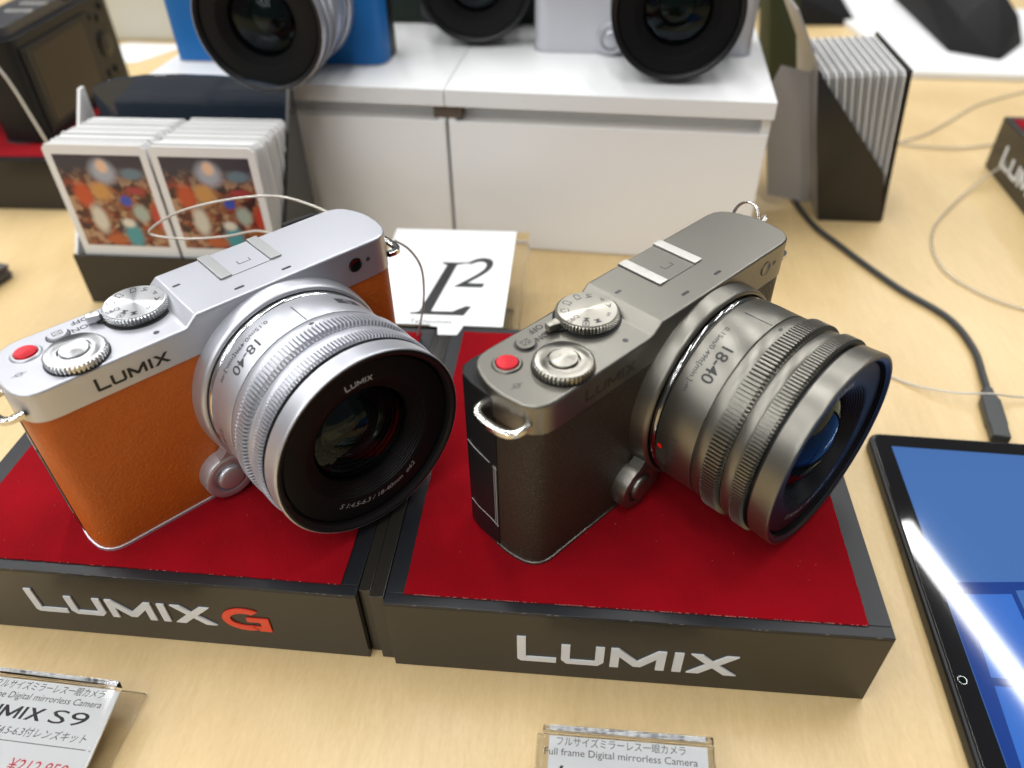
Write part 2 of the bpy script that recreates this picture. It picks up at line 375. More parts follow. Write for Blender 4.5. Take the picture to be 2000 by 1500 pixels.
def bevel_prism(poly_fn, z0, z1, r, seg=3, bottom=False):
    """stack of outlines with a rounded upper rim"""
    rings = []
    if bottom: 
        for k in range(seg+1):
            a = math.pi/2*k/seg; rings.append((z0+r*(1-math.sin(a)), -r*(1-math.cos(a))))
        rings = [(z0+r-r*math.sin(math.pi/2*(1-k/seg)), -r*(1-math.cos(math.pi/2*(1-k/seg)))) for k in range(seg+1)]
    else: rings = [(z0, 0.0)]
    rings += [(z1-r+r*math.sin(math.pi/2*k/seg), -r*(1-math.cos(math.pi/2*k/seg))) for k in range(seg+1)]
    v = []; f = []; n = None
    for z, off in rings:
        p = poly_fn(off); n = len(p); v += [(x, y, z) for x, y in p]
    for i in range(len(rings)-1):
        for k in range(n): f.append((i*n+k, i*n+(k+1) % n, (i+1)*n+(k+1) % n, (i+1)*n+k))
    f.append(list(range(n))[::-1]); f.append(list(range((len(rings)-1)*n, len(rings)*n)))
    return v, f
LCX, LCZ = 76.6, 36.9
def TL(h, r, a): return (LCX+r*math.cos(a), -h, LCZ+r*math.sin(a))   # lens axis along -y
def knurl(y0, y1, rv, rt, n, chamf=1.0):
    g = G(); per = 6; N_ = n*per; v = []
    stations = [(y0, 0.0), (y0+0.35, 0.0), (y0+0.45+0.25, 1.0), (y1-chamf, 1.0), (y1-0.15, 0.0), (y1, 0.0)]
    shape = [0, 0, 1, 1, 1, 0]; frac = [0.0, 0.40, 0.44, 0.70, 0.95, 0.99]
    for si, (h, k) in enumerate(stations):
        for t in range(n):
            for q in range(per):
                a = 2*math.pi*(t+frac[q])/n
                hh = h
                if k == 1.0 and si == 3: hh = h+(0.55 if q == 3 else 0)
                if k == 1.0 and si == 2: hh = h-(0.12 if q == 3 else 0)
                rr = rv+(rt-rv)*shape[q]*k
                if q in (2, 4) and k: rr -= 0.04
                v.append(TL(hh, rr, a))
    f = []
    for i in range(len(stations)-1):
        for k in range(N_): f.append((i*N_+k, i*N_+(k+1) % N_, (i+1)*N_+(k+1) % N_, (i+1)*N_+k))
    return g.add(v, f)

def knob_knurl_v(g, cx, cy, z0, z1, r, n, depth):
    """vertical grooves round a dial"""
    v = []; N_ = n*4; fr = [0, .42, .5, .92]; sh = [1, 1, 0, 0]
    for z, k in ((z0, 1), (z1-0.55, 1), (z1-0.1, 0.0), (z1, -0.3)):
        for t in range(n):
            for q in range(4):
                a = 2*math.pi*(t+fr[q])/n
                rr = r-depth*(1-sh[q]) if k == 1 else r-depth*(1.0-0.2*k if k == 0 else 1.5)
                v.append((cx+rr*math.cos(a), cy+rr*math.sin(a), z))
    f = []
    for i in range(3):
        for k in range(N_): f.append((i*N_+k, i*N_+(k+1) % N_, (i+1)*N_+(k+1) % N_, (i+1)*N_+k))
    f.append(list(range(3*N_, 4*N_)))
    g.add(v, f)
def knob_diamond(g, cx, cy, z0, rows, dz, r, n, depth):
    """rows of little pyramids round the mode dial"""
    for ri in range(rows):
        za = z0+ri*dz; zb = za+dz
        for t in range(n):
            a0 = 2*math.pi*t/n; a1 = 2*math.pi*(t+1)/n; am = (a0+a1)/2
            P = lambda a, rr, z: (cx+rr*math.cos(a), cy+rr*math.sin(a), z)
            rb = r-depth
            b0 = P(a0, rb, za); b1 = P(a1, rb, za); t0 = P(a0, rb, zb-0.12); t1 = P(a1, rb, zb-0.12); ap = P(am, r, za+dz*0.35); tm = P(am, rb, zb-0.12)
            g.add([b0, b1, ap, tm, t0, t1], [(0, 1, 2), (1, 5, 2), (5, 3, 2), (3, 4, 2), (4, 0, 2)])

def place_flat(cx, cy, z, ang, sx=1.0):
    ca, sa = math.cos(ang), math.sin(ang)
    return lambda x, y, h: (cx+(x*ca-y*sa)*sx, cy+(x*sa+y*ca)*sx, z+h)

def compact_camera(loc, yaw, label, metal, bright, leather, ink, logo_mat, group=None, letter_detail=True, lensmetal=None, lensbright=None, rings=False):
    root = empty('compact_camera', loc, yaw, label, 'camera', group)
    lm = lensmetal or metal
    # --- top plate with its step
    v, f = bevel_prism(lambda off: outline(off), ZP, T1, 0.9, 4)
    me = bpy.data.meshes.new('top_plate'); me.from_pydata([(x*S, y*S, z*S) for x, y, z in v], [], f)
    bm = bmesh.new(); bm.from_mesh(me); bmesh.ops.recalc_face_normals(bm, faces=bm.faces)
    for xx in (45.8, 46.6, 47.4, 50.6, 51.3):
        bmesh.ops.bisect_plane(bm, geom=bm.verts[:]+bm.edges[:]+bm.faces[:], plane_co=(xx*S, 0, 0), plane_no=(1, 0, 0))
    prof = [(45.8, 1.0), (46.6, 0.97), (47.4, 0.86), (50.6, 0.06), (51.3, 0.0)]
    for vt in bm.verts:
        x = vt.co.x/S; z = vt.co.z/S
        if z > 69:
            if x <= 45.8: k = 1.0
            elif x >= 51.3: k = 0.0
            else:
                for (xa, ka), (xb, kb) in zip(prof, prof[1:]):
                    if xa <= x <= xb+1e-6: k = ka+(kb-ka)*(x-xa)/(xb-xa)
            vt.co.z -= (T1-T0)*k*S
    bm.to_mesh(me); bm.free()
    me.polygons.foreach_set('use_smooth', [True]*len(me.polygons)); me.set_sharp_from_angle(angle=math.radians(28)); me.materials.append(metal)
    tp = bpy.data.objects.new('top_plate', me); C.objects.link(tp); tp.parent = root
    md = tp.modifiers.new('weighted_normal', 'WEIGHTED_NORMAL'); md.keep_sharp = True; md.weight = 100
    # --- leather wrap (front part of the plan), back cover, base plate
    o = outline(-0.35); n = len(o)
    YS = 15.8
    front = [p for p in o if p[1] <= YS+0.3]
    # order: left points go front -> seam, right points seam -> front
    leftp = [p for p in front if p[0] < 61.3]; rightp = [p for p in front if p[0] > 61.3]
    poly = leftp+[(60, YS)]+rightp
    g = G().prism(poly, 1.1, ZP-0.05)
    obj('leather_wrap', g.v, g.f, leather, root, smooth=40, wn=True)
    o2 = outline(0.1)
    back = [p for p in o2 if YS-0.2 < p[1] < 29.0]
    lb = [p for p in back if p[0] < 61.3]; rb_ = [p for p in back if p[0] > 61.3]
    lb = [(lb[0][0], YS)]+lb[1:] if lb else lb
    def bp(off):
        L = [(-4.2-off, YS+0.05), (-4.3-off, 20), (-4.2-off, 26), (-3.2-off*.8, 31+off*.5), (-0.5-off*.5, 34+off), (4, 34.6+off), (14, 34.2+off), (40, 34.8+off), (82, 34.8+off), (118, 34.6+off), (122.8+off*.5, 34+off), (126+off*.8, 31+off*.5), (127+off, 26), (127+off, 20), (126.8+off, YS+0.05)]
        return L
    v, f = bevel_prism(bp, 1.1, 66.8, 0.7, 3)
    obj('back_cover', v, f, M['black'], root, smooth=40, wn=True)
    # battery and card door with its seams
    g = G(); g.prism([(-4.55, YS+1.9), (-4.62, 20), (-4.5, 25.5), (-4.2, 27.2), (-3.7, 27.2), (-3.7, YS+1.9)], 13.2, 38.6)
    obj('card_door', g.v, g.f, M['black'], root, smooth=40, bevel=0.15)
    g = G(); g.box(-4.5, YS+0.5, 10.2, -4.0, YS+0.75, 38.6); g.box(-4.5, YS+1.35, 10.2, -4.0, YS+1.5, 38.6)
    obj('door_trim', g.v, g.f, M['greycard'], root)
    g = G()
    for zz in (11.8, 39.4):
        pts = [(-4.28, YS+0.2, zz-2.0 if zz > 20 else zz-1.4), (-4.38, 20, zz-0.6 if zz > 20 else zz), (-4.3, 26, zz+0.6), (-3.6, 30, zz+1.0)]
        g.tube(pts, 0.16, 6)
    obj('door_seam', g.v, g.f, M['greycard'], root)
    v, f = bevel_prism(lambda off: outline(off+0.25), 0.0, 1.15, 0.35, 2)
    obj('base_plate', v, f, metal, root, smooth=40)
    # --- mount ring and release lobe
    prof = [(-1, 33), (-1, 36.2), (0.6, 36.1), (4.4, 35.7), (5.2, 35.5), (5.8, 35.1), (6.1, 34.5), (5.9, 34.0), (5.2, 33.7), (4.6, 33.2), (4.6, 31)]
    g = G().lathe(prof, 120, TL); mr = obj('mount_ring', g.v, g.f, metal, root, smooth=50)
    def TB(h, r, a): return (43.2+r*math.cos(a), -h, 10.0+r*math.sin(a))
    prof = [(-0.5, 9.3), (4.2, 9.2), (4.9, 8.9), (5.2, 8.3), (5.2, 6.3), (4.9, 5.9), (4.2, 5.7), (4.2, 0.01)]
    g = G().lathe(prof, 48, TB)
    g.prism([(44, 0.5), (52, 0.5), (52, -5.0), (44, -5.0)], 6, 24, None)
    g2 = G().lathe(prof, 48, TB)
    # neck joining lobe and ring
    g2.prism([(x, z) for x, z in [(38.8, 17.0), (43.6, 20.6), (46.5, 24.5), (53, 20), (53, 6), (48, 3)]], 0.3, 4.9, lambda p: (p[0], -p[2], p[1]))
    obj('release_housing', g2.v, g2.f, metal, root, smooth=40)
    g = G().lathe([(4.0, 4.9), (5.6, 4.9), (6.2, 4.5), (6.4, 3.9), (6.4, 0.01)], 40, TB)
    obj('release_button', g.v, g.f, metal, root, smooth=50)
    # --- strap lugs
    g = G(); lug = smooth_path([(-3.0, 20.2, 62.6), (-6.6, 19.9, 62.4), (-8.6, 17.6, 62.2), (-9.2, 12.4, 62.1), (-8.5, 7.0, 62.3), (-6.4, 4.4, 62.7), (-2.4, 3.6, 63.4)], 6)
    def lugmesh(g, path, mirror=False):
        P = [Vector(p) for p in path]
        if mirror: P = [Vector((122.6-p.x, p.y, p.z)) for p in P]
        v = []
        for i, p in enumerate(P):
            t = (P[min(i+1, len(P)-1)]-P[max(i-1, 0)]).normalized(); nr = t.cross(Vector((0, 0, 1))).normalized()
            for a, b_ in ((-1.2, -0.75), (-0.8, -1.05), (0.8, -1.05), (1.2, -0.75), (1.2, 0.75), (0.8, 1.05), (-0.8, 1.05), (-1.2, 0.75)):
                v.append(p+nr*a+Vector((0, 0, b_)))
        f = []
        for i in range(len(P)-1):
            for k in range(8): f.append((i*8+k, i*8+(k+1) % 8, (i+1)*8+(k+1) % 8, (i+1)*8+k))
        g.add(v, f)
    lugmesh(g, lug); obj('strap_lug', g.v, g.f, M['chrome'], root, smooth=50)
    g = G(); lugmesh(g, lug, True); obj('strap_lug', g.v, g.f, M['chrome'], root, smooth=50)
    if rings:
        for cx_, cy_, cz_, tilt, R_ in ((133.0, 24.5, 68.5, 0.5, 5.8), (133.5, 18.5, 66.5, -0.5, 4.8)):
            g = G()
            for kk in range(2):
                pts = []
                for k in range(41):
                    a = 2*math.pi*k/40
                    q = Vector((R_*math.cos(a), 0, R_*math.sin(a)+kk*0.0)); q = Matrix.Rotation(tilt+0.9, 3, 'Z') @ (Matrix.Rotation(0.35, 3, 'X') @ (q+Vector((0, kk*0.8-0.4, 0))))
                    pts.append((cx_+q.x, cy_+q.y, cz_+q.z))
                g.tube(pts, 0.45, 8)
            obj('split_ring', g.v, g.f, M['chrome'], root, smooth=60)
    # --- mode dial
    cx_, cy_ = 39.8, 20.8
    g = G(); g.lathe([(T0-0.2, 10.9), (T0+0.25, 10.9), (T0+0.35, 10.5), (T0+0.35, 0.01)], 64, TZ(cx_, cy_))
    obj('dial_base', g.v, g.f, M['black'], root)
    g = G(); g.lathe([(T0+0.2, 9.6), (T0+0.75, 9.6), (T0+0.8, 9.2)], 64, TZ(cx_, cy_)); 
    g.lathe([(T0+0.6, 9.25), (73.3, 9.25)], 64, TZ(cx_, cy_))
    knob_diamond(g, cx_, cy_, T0+0.75, 3, 0.82, 10.3, 56, 1.0)
    g.lathe([(73.2, 9.3), (73.5, 9.55), (73.8, 9.4), (73.9, 9.2), (73.9, 0.005)], 96, TZ(cx_, cy_))
    md = obj('mode_dial', [(x-cx_, y-cy_, z) for x, y, z in g.v], g.f, bright, root, smooth=14, loc=(cx_, cy_, 0))
    if letter_detail:
        items = []
        for s_, a in (('iA', -39), ('P', -4), ('A', 31), ('S', 70), ('M', 111), ('\u25a3M', 140), ('S&Q', 176), ('C1', -144), ('C2', -109), ('C3', -71)):
            ang = -math.radians(a)                      # yf -> -y
            v_, f_ = text_geo(s_, 2.8 if s_ != 'S&Q' else 2.4, 'CENTER', 0, 3, 0.04)
            px_, py_ = 7.0*math.cos(ang), 7.0*math.sin(ang)
            rd = ang+math.pi                               # reads from rim to centre
            off = place_flat(px_+0.9*math.sin(rd), py_-0.9*math.cos(rd), 73.93, rd)
            items.append((v_, f_, off, 0))
        lettering(items, M['ink_grey'], md)
    # --- power lever
    g = G(); ang = math.atan2(24.1-20.8, 26.2-39.8)
    ca, sa = math.cos(ang), math.sin(ang)
    R_ = lambda p: (cx_+p[0]*ca-p[1]*sa, cy_+p[0]*sa+p[1]*ca, p[2])
    g.prism([(8, -3.6), (12.2, -1.9), (12.2, 1.9), (8, 3.6)], T0+0.1, T0+0.9, R_)
    obj('lever_base', g.v, g.f, M['black'], root, bevel=0.2)
    g = G(); g.prism([(10.6, -1.6), (14.6, -1.5), (14.9, -1.1), (14.9, 1.1), (14.6, 1.5), (10.6, 1.6)], T0+0.5, T0+3.0, R_)
    obj('power_lever', g.v, g.f, bright, root, bevel=0.35, bseg=3)
    # --- shutter button with its ring dial
    cx_, cy_ = 17.0, 9.2
    g = G(); g.lathe([(T0-0.1, 9.5), (T0+0.15, 9.5), (T0+0.2, 8.6), (T0+0.2, 0.01)], 64, TZ(cx_, cy_)); obj('dial_base', g.v, g.f, M['black'], root)
    g = G(); knob_knurl_v(g, 0, 0, T0+0.35, 73.2, 9.1, 44, 0.55)
    g.f.pop()
    g.lathe([(73.2, 8.55), (73.35, 8.2), (73.35, 5.0), (73.1, 4.8)], 88, TZ(0, 0))
    g.lathe([(73.1, 4.8), (72.6, 4.75), (72.6, 0.01)], 88, TZ(0, 0))
    obj('front_dial', g.v, g.f, bright, root, smooth=30, loc=(cx_, cy_, 0))
    g = G(); g.lathe([(72.4, 4.75), (73.0, 4.75)], 48, TZ(0, 0)); g.lathe([(72.7, 4.3), (73.6, 4.3), (73.85, 4.1), (73.85, 3.2), (73.8, 1.5), (73.78, 0.005)], 64, TZ(0, 0))
    obj('shutter_button', g.v, g.f, bright, root, smooth=35, loc=(cx_, cy_, 0))
    # --- record button, exposure button
    cx_, cy_ = 6.1, 21.4
    g = G(); g.lathe([(T0-0.1, 4.7), (T0+0.15, 4.65), (T0+0.55, 4.2), (T0+0.55, 3.65), (T0+0.1, 3.5), (T0-0.1, 3.5)], 48, TZ(cx_, cy_)); obj('button_rim', g.v, g.f, metal, root, smooth=40)
    g = G(); g.lathe([(T0-0.1, 3.4), (T0+0.7, 3.4), (T0+1.0, 3.15), (T0+0.92, 1.6), (T0+0.88, 0.005)], 48, TZ(cx_, cy_)); obj('record_button', g.v, g.f, M['redbtn'], root, smooth=40)
    cx_, cy_ = 16.3, 24.2
    g = G(); g.lathe([(T0+0.02, 3.7), (T0+0.06, 3.4), (T0+0.06, 3.1)], 48, TZ(cx_, cy_)); obj('button_rim', g.v, g.f, M['ink_grey'], root)
    g = G(); g.lathe([(T0-0.1, 3.0), (T0+0.75, 3.0), (T0+1.0, 2.8), (T0+1.0, 0.005)], 48, TZ(cx_, cy_)); eb = obj('exposure_button', g.v, g.f, metal, root, smooth=40)
    if letter_detail:
        PI = math.pi
        items = []
        def icon(lines, cx, cy, z, ang, wd=0.16):
            for (x0, y0), (x1, y1) in lines:
                dx, dy = x1-x0, y1-y0; L_ = math.hypot(dx, dy); nx, ny = -dy/L_*wd/2, dx/L_*wd/2
                items.append(([(x0+nx, y0+ny), (x0-nx, y0-ny), (x1-nx, y1-ny), (x1+nx, y1+ny)], [[0, 1, 2, 3]], place_flat(cx, cy, z, ang), 0))
        icon([((-1.4, -1.1), (1.4, -1.1)), ((1.4, -1.1), (1.4, 1.1)), ((1.4, 1.1), (-1.4, 1.1)), ((-1.4, 1.1), (-1.4, -1.1)), ((-1.4, -1.1), (1.4, 1.1)),
              ((-1.1, 0.5), (-0.3, 0.5)), ((-0.7, 0.1), (-0.7, 0.9)), ((0.3, -0.6), (1.1, -0.6))], cx_, cy_, T0+1.03, PI, 0.22)
        lettering(items, M['ink'], eb); items = []
        v_, f_ = text_geo('ON', 3.2, 'CENTER', 0, 3, 0.06); items.append((v_, f_, place_flat(22.6, 24.6, T0+0.04, PI), 0))
        v_, f_ = text_geo('OFF', 3.2, 'CENTER', 0, 3, 0.06); items.append((v_, f_, place_flat(24.0, 28.8, T0+0.04, PI), 0))
        circ = [(0.95*math.cos(2*PI*k/20), 0.95*math.sin(2*PI*k/20)) for k in range(21)]
        icon(list(zip(circ, circ[1:])), 1.4, 12.3, T0+0.04, 0, 0.2)
        icon([((-2.1, 0), (2.1, 0))], 1.4, 12.3, T0+0.045, 0.0, 0.2)
        lettering(items, ink, tp)
    # --- front engraved logo
    v_, f_ = logo_geo(22.6, 1.05)
    lettering([(v_, f_, lambda x, y, h: (16.9+x, -0.05-h, 62.3+y), 0)], logo_mat, tp, name='logo', thick=0.06)
    # --- accessory shoe: recessed floor and two rails
    g = G(); g.box(65.6, 13.2, T1-0.02, 88.2, 30.6, T1+0.05); obj('shoe_plate', g.v, g.f, metal, root)
    for x0 in (65.9, 84.4):
        g = G(); g.box(x0, 13.0, T1-0.1, x0+4.0, 30.9, T1+0.75)
        obj('shoe_rail', g.v, g.f, M['silver_rail'] if metal is M['silver'] else M['rail'], root, bevel=0.2)
    g = G(); g.box(65.75, 13.1, T1-0.02, 65.9, 30.9, T1+0.2); g.box(69.95, 13.1, T1-0.02, 70.15, 30.9, T1+0.08); g.box(84.2, 13.1, T1-0.02, 84.38, 30.9, T1+0.08); g.box(70.1, 12.9, T1-0.02, 84.3, 13.1, T1+0.07)
    obj('shoe_gap', g.v, g.f, M['ink_grey'], root)
    g = G(); g.box(75.0, 18.0, T1+0.04, 79.5, 18.3, T1+0.09); g.box(75.0, 18.0, T1+0.04, 75.3, 20.4, T1+0.09); g.box(79.2, 18.0, T1+0.04, 79.5, 20.0, T1+0.09)
    obj('contact_mark', g.v, g.f, M['ink_grey'], root)
    # --- microphone slots and speaker hole
    slot = lambda cx, cy, lx, ly, nn=8: [(cx+(lx/2-ly/2)*(1 if math.cos(a) > 0 else -1)+ly/2*math.cos(a), cy+ly/2*math.sin(a)) for a in [2*math.pi*(k+0.5)/16 for k in range(16)]]
    for cx, cy in ((68.3, 4.8), (85.6, 4.8)):
        g = G().prism(slot(cx, cy, 3.6, 1.15), T1-0.05, T1+0.03); obj('microphone_slot', g.v, g.f, M['ink'], root)
    g = G().prism(slot(53.7, 20.3, 2.8, 1.2), T1-0.05, T1+0.03); obj('sensor_window', g.v, g.f, M['ink_grey'], root)
    g = G().lathe([(T0+0.04, 0.95), (T0+0.04, 0.01)], 24, TZ(39.3, 4.7)); obj('speaker_hole', g.v, g.f, M['ink_grey'], root)
    # --- front power lamp window and dot
    TF = lambda cx, cz: (lambda h, r, a: (cx+r*math.cos(a), -h, cz+r*math.sin(a)))
    dark_win = metal is M['silver']
    g = G().lathe([(-0.2, 2.7), (0.2, 2.7), (0.3, 2.45), (0.15, 2.2), (0.15, 0.01)], 40, TF(108.9, 67.3)); obj('lamp_window', g.v, g.f, M['gloss'] if dark_win else metal, root, smooth=50)
    g = G().lathe([(0.06, 0.9), (0.08, 0.01)], 24, TF(114.3, 67.5)); obj('sensor_dot', g.v, g.f, M['ink_grey'], root)

    # ================= lens (with its rings as sub-parts)
    prof = [(4.6, 32), (6.4, 32.6), (6.7, 33.0), (7.4, 33.3), (8.1, 33.1), (8.3, 32.6), (8.4, 32.5), (8.6, 33.3), (8.8, 33.85), (9.2, 34.0), (22.4, 34.0), (22.6, 33.9), (22.65, 33.3), (23.05, 33.3), (23.1, 33.9), (23.3, 34.0), (26.7, 34.0), (26.9, 33.9)]
    g = G().lathe(prof, 160, TL); lens = obj('lens', g.v, g.f, lm, root, smooth=40)
    g = G().lathe([(5.0, 33.0), (5.6, 33.45), (6.4, 33.7), (7.2, 33.75), (7.9, 33.5), (8.2, 33.0)], 160, TL); obj('chrome_ring', g.v, g.f, M['dark_chrome'] if metal is M['titan'] else M['silver_chrome'], lens, smooth=60)
    g = knurl(26.8, 33.6, 33.75, 35.3, 156, 1.2); g.lathe([(26.7, 34.0), (26.8, 33.9)], 160, TL); g.lathe([(33.6, 33.9), (33.75, 33.6)], 160, TL)
    obj('zoom_ring', g.v, g.f, lm, lens, smooth=25)
    g = G().lathe([(33.7, 33.3), (34.1, 33.3), (34.15, 33.9), (34.4, 34.05), (37.4, 34.05), (37.6, 33.9)], 160, TL); obj('middle_barrel', g.v, g.f, lm, lens, smooth=40)
    g = knurl(37.5, 43.0, 33.75, 35.05, 180, 1.1); obj('focus_ring', g.v, g.f, lm, lens, smooth=25)
    g = G().lathe([(42.9, 34.1), (43.1, 32.8), (44.3, 32.8)], 120, TL); obj('ring_gap', g.v, g.f, M['black'], lens)
    g = G().lathe([(44.2, 32.8), (44.2, 33.9), (44.4, 34.15), (46, 34.2), (49.5, 34.4), (50.7, 34.45), (51.15, 34.40), (51.35, 34.2), (51.38, 33.95)], 180, TL)
    obj('front_barrel', g.v, g.f, lm, lens, smooth=40)
    pr = [(51.36, 33.95), (51.36, 33.2), (51.1, 32.7)]
    for k in range(5): pr += [(50.8-k*0.6, 32.4), (50.55-k*0.6, 31.8), (50.4-k*0.6, 31.8), (50.2-k*0.6, 32.4)]
    pr += [(47.9, 32.2), (47.9, 31.0)]
    g = G().lathe(pr, 160, TL); obj('filter_thread', g.v, g.f, M['blackmetal'], lens, smooth=25)
    g = G().lathe([(47.9, 31.1), (49.3, 30.7), (49.25, 23.4), (49.1, 22.9)], 160, TL); npl = obj('name_ring', g.v, g.f, M['namering'], lens, smooth=30)
    pr = [(49.1, 22.9)]
    r = 22.9; h = 49.0
    for k in range(8): pr += [(h, r), (h-0.10, r-0.45), (h-0.52, r-0.60)]; r -= 0.61; h -= 0.52
    pr += [(h-0.3, r-0.1), (h-0.9, r-0.5)]
    g = G().lathe(pr, 120, TL); obj('baffle', g.v, g.f, M['namering'], lens, smooth=20)
    hh, rr = h-0.9, r-0.5
    pr = [(hh, rr)]
    for k in range(5): pr += [(hh-0.85*(k+1)+0.12, rr-1.1*(k+1)+0.45), (hh-0.85*(k+1), rr-1.1*(k+1))]
    pr += [(38.9, 11.4), (39.1, 11.0), (38.8, 10.5), (37.6, 10.2)]
    g = G().lathe(pr, 120, TL); obj('inner_cone', g.v, g.f, M['cone'], lens, smooth=25)
    pr = []
    for k in range(13):
        a = math.pi/2*k/12*0.62; R_ = 18.0; s0 = math.sin(math.pi/2*0.62)
        a = math.asin(10.5/R_)*(1-k/12); pr.append((38.5+R_*(math.cos(a)-math.cos(math.asin(10.5/R_))), max(0.005, R_*math.sin(a))))
    g = G().lathe(pr, 96, TL); obj('front_glass', g.v, g.f, M['lensglass'], lens, smooth=60)
    pr = [(44.4, 17.7), (44.6, 17.6)]
    for k in range(15):
        R_ = 34.0; am = math.asin(17.5/R_); a = am*(1-k/14); pr.append((44.7+R_*(math.cos(a)-math.cos(am)), max(0.005, R_*math.sin(a))))
    g = G().lathe(pr, 96, TL); obj('outer_glass', g.v, g.f, M['clearglass'], lens, smooth=40)
    if letter_detail:
        def cylT(r_, a_start, h_base, sgn=1):
            # text x runs along increasing angle (towards -x over the top), text up = towards the front
            return lambda x, y, h: TL(h_base+y, r_+h, math.radians(a_start)+x/r_)
        items = []
        v_, f_ = text_geo('18-40', 5.6, 'LEFT', 0, 4, 0.07); W_ = max(p[0] for p in v_)
        kx = 34.05*math.radians(137.4-114.2)/W_
        items.append(([(x*kx, y) for x, y in v_], f_, cylT(34.05, 114.2, 15.4), 1.0))
        items.append(([(-0.2, 0), (0.2, 0), (0.2, 9.8), (-0.2, 9.8)], [[0, 1, 2, 3]], cylT(34.04, 90, 12.4), 0))
        ln = lettering(items, M['ink'] if metal is M['titan'] else M['ink_grey'], lens)
        items = []
        v_, f_ = text_geo('0.15m/0.49ft[min.]-\u221e', 2.35, 'LEFT', 0, 3, 0.035); W_ = max(p[0] for p in v_)
        kx = 34.05*math.radians(146.5-105.0)/W_
        items.append(([(x*kx, y) for x, y in v_], f_, cylT(34.04, 105.0, 11.9), 1.0))
        v_, f_ = logo_geo(11.0, 1.15)
        items.append((v_, f_, cylT(34.04, 174.0, 14.2), 1.0))
        items.append(([(0.95*math.cos(2*math.pi*k/20), 0.6*math.sin(2*math.pi*k/20)) for k in range(20)], [list(range(20))], cylT(34.04, 90, 25.1), 0))
        lettering(items, M['ink_grey'], lens)
        # small dark badge on the far shoulder
        bd = lettering([([(0, 0), (9.2, 0), (9.2, 3.8), (0, 3.8)], [[0, 1, 2, 3]], cylT(34.03, 48.5, 12.9), 1.0)], M['ink_grey'], lens, name='badge')
        v_, f_ = text_geo('S', 4.4, 'CENTER')
        lettering([([(x*1.6+4.6, y+0.4) for x, y in v_], f_, cylT(34.06, 48.5, 12.9), 1.0)], lm, lens)
        g = G().lathe([(34.09, 0.9), (34.12, 0.6), (34.12, 0.01)], 24, lambda h, r_, a: TL(10.6+r_*math.cos(a), h, math.radians(184)+1.15*r_*math.sin(a)/34))
        obj('index_dot', g.v, g.f, M['red_dot'], lens)
        # name ring printing
        items = []
        v_, f_ = logo_geo(9.6, 1.25)
        def arcT(rb, mid, up):
            def T(x, y, h):
                if up: a = mid-x/rb; rr_ = rb+y
                else: a = mid+x/rb; rr_ = rb-y
                return TL(49.33+h, rr_, a)
            return T
        items.append(([(x-4.8, y) for x, y in v_], f_, arcT(23.9, math.radians(90), True), 1.0))
        v_, f_ = text_geo('S 1:4.5-6.3 / 18-40mm  \u00f862', 2.6, 'CENTER', 0.25, 3); kk_ = 33.5/(max(p[0] for p in v_)-min(p[0] for p in v_)); v_ = [(x*kk_, y) for x, y in v_]
        items.append((v_, f_, arcT(26.1, math.radians(270), False), 1.2))
        lettering(items, M['grey_letter'], npl)
    # --- back: screen, buttons, thumb rest
    g = G(); g.box(33, 34.7, 6, 121, 36.4, 60); sc_ = obj('screen_panel', g.v, g.f, M['black'], root, bevel=0.8)
    g = G(); g.box(44, 36.45, 10, 112, 36.5, 56); obj('screen', g.v, g.f, M['lcd'], sc_, smooth=0)
    g = G(); g.box(114.5, 36.3, 10, 117.5, 37.0, 58); obj('hinge', g.v, g.f, M['blackmetal'], sc_, bevel=0.3)
    for bx, bz in ((28, 55), (18, 52), (26, 14), (15, 14), (9, 58)):
        g = G(); g.lathe([(34.4, 2.6), (35.9, 2.5), (36.2, 2.1), (36.2, 0.01)], 24, lambda h, r_, a: (bx+r_*math.cos(a), h, bz+r_*math.sin(a))); obj('back_button', g.v, g.f, M['silver_btn'] if False else M['blackmetal'], root)
    g = G(); g.lathe([(34.4, 9), (35.8, 8.8), (36.1, 8.2), (36.1, 4.0), (36.6, 3.8), (36.6, 0.01)], 40, lambda h, r_, a: (20+r_*math.cos(a), h, 34+r_*math.sin(a))); obj('control_wheel', g.v, g.f, M['blackmetal'], root)
    return root
M['rail'] = mat('etched_steel', (0.60, 0.585, 0.55), 0.36, 0.9, bump=(1100, 0.9, 0.25, 'fine'))
M['silver_rail'] = mat('grey_steel', (0.46, 0.47, 0.47), 0.38, 0.85, bump=(300, 0.2, 0.1, 'fine'))
M['black_top'] = mat('grey_black_metal', (0.05, 0.05, 0.055), 0.3, 0.2, 0.5)
GC = 'compact cameras of one shape on show'
camG = compact_camera((49.986, 17.615, 0.6), 0.84541, 'titanium grey camera with dark brown leather, on the red felt marked with white letters only', M['titan'], M['titan_bright'], M['brown'], M['ink'], M['ink_engraved'], GC, rings=True)
camO = compact_camera((-95.048, 11.929, 0.6), 0.82926, 'silver camera with bright orange leather and silver lens on red felt', M['silver'], M['silver_bright'], M['orange'], M['ink_grey'], M['ink'], GC)
camB = compact_camera((-187, 322, 62), -0.03, 'bright blue camera with silver lens standing on the white cabinet top', M['silver'], M['silver_bright'], M['blue'], M['ink'], M['ink'], GC, letter_detail=False)
camS = compact_camera((28, 349, 62), -0.03, 'all pale silver camera with black lens on the right half of the white cabinet', M['silver'], M['silver_bright'], M['paleleather'], M['ink'], M['ink'], GC, letter_detail=False, lensmetal=M['blackmetal'])
camK = compact_camera((-88, 408, 62), 0.0, 'dark green camera with black lens, between the blue and the pale silver one', M['black_top'], M['blackmetal'], M['olive'], M['ink'], M['ink'], GC, letter_detail=False, lensmetal=M['blackmetal'])
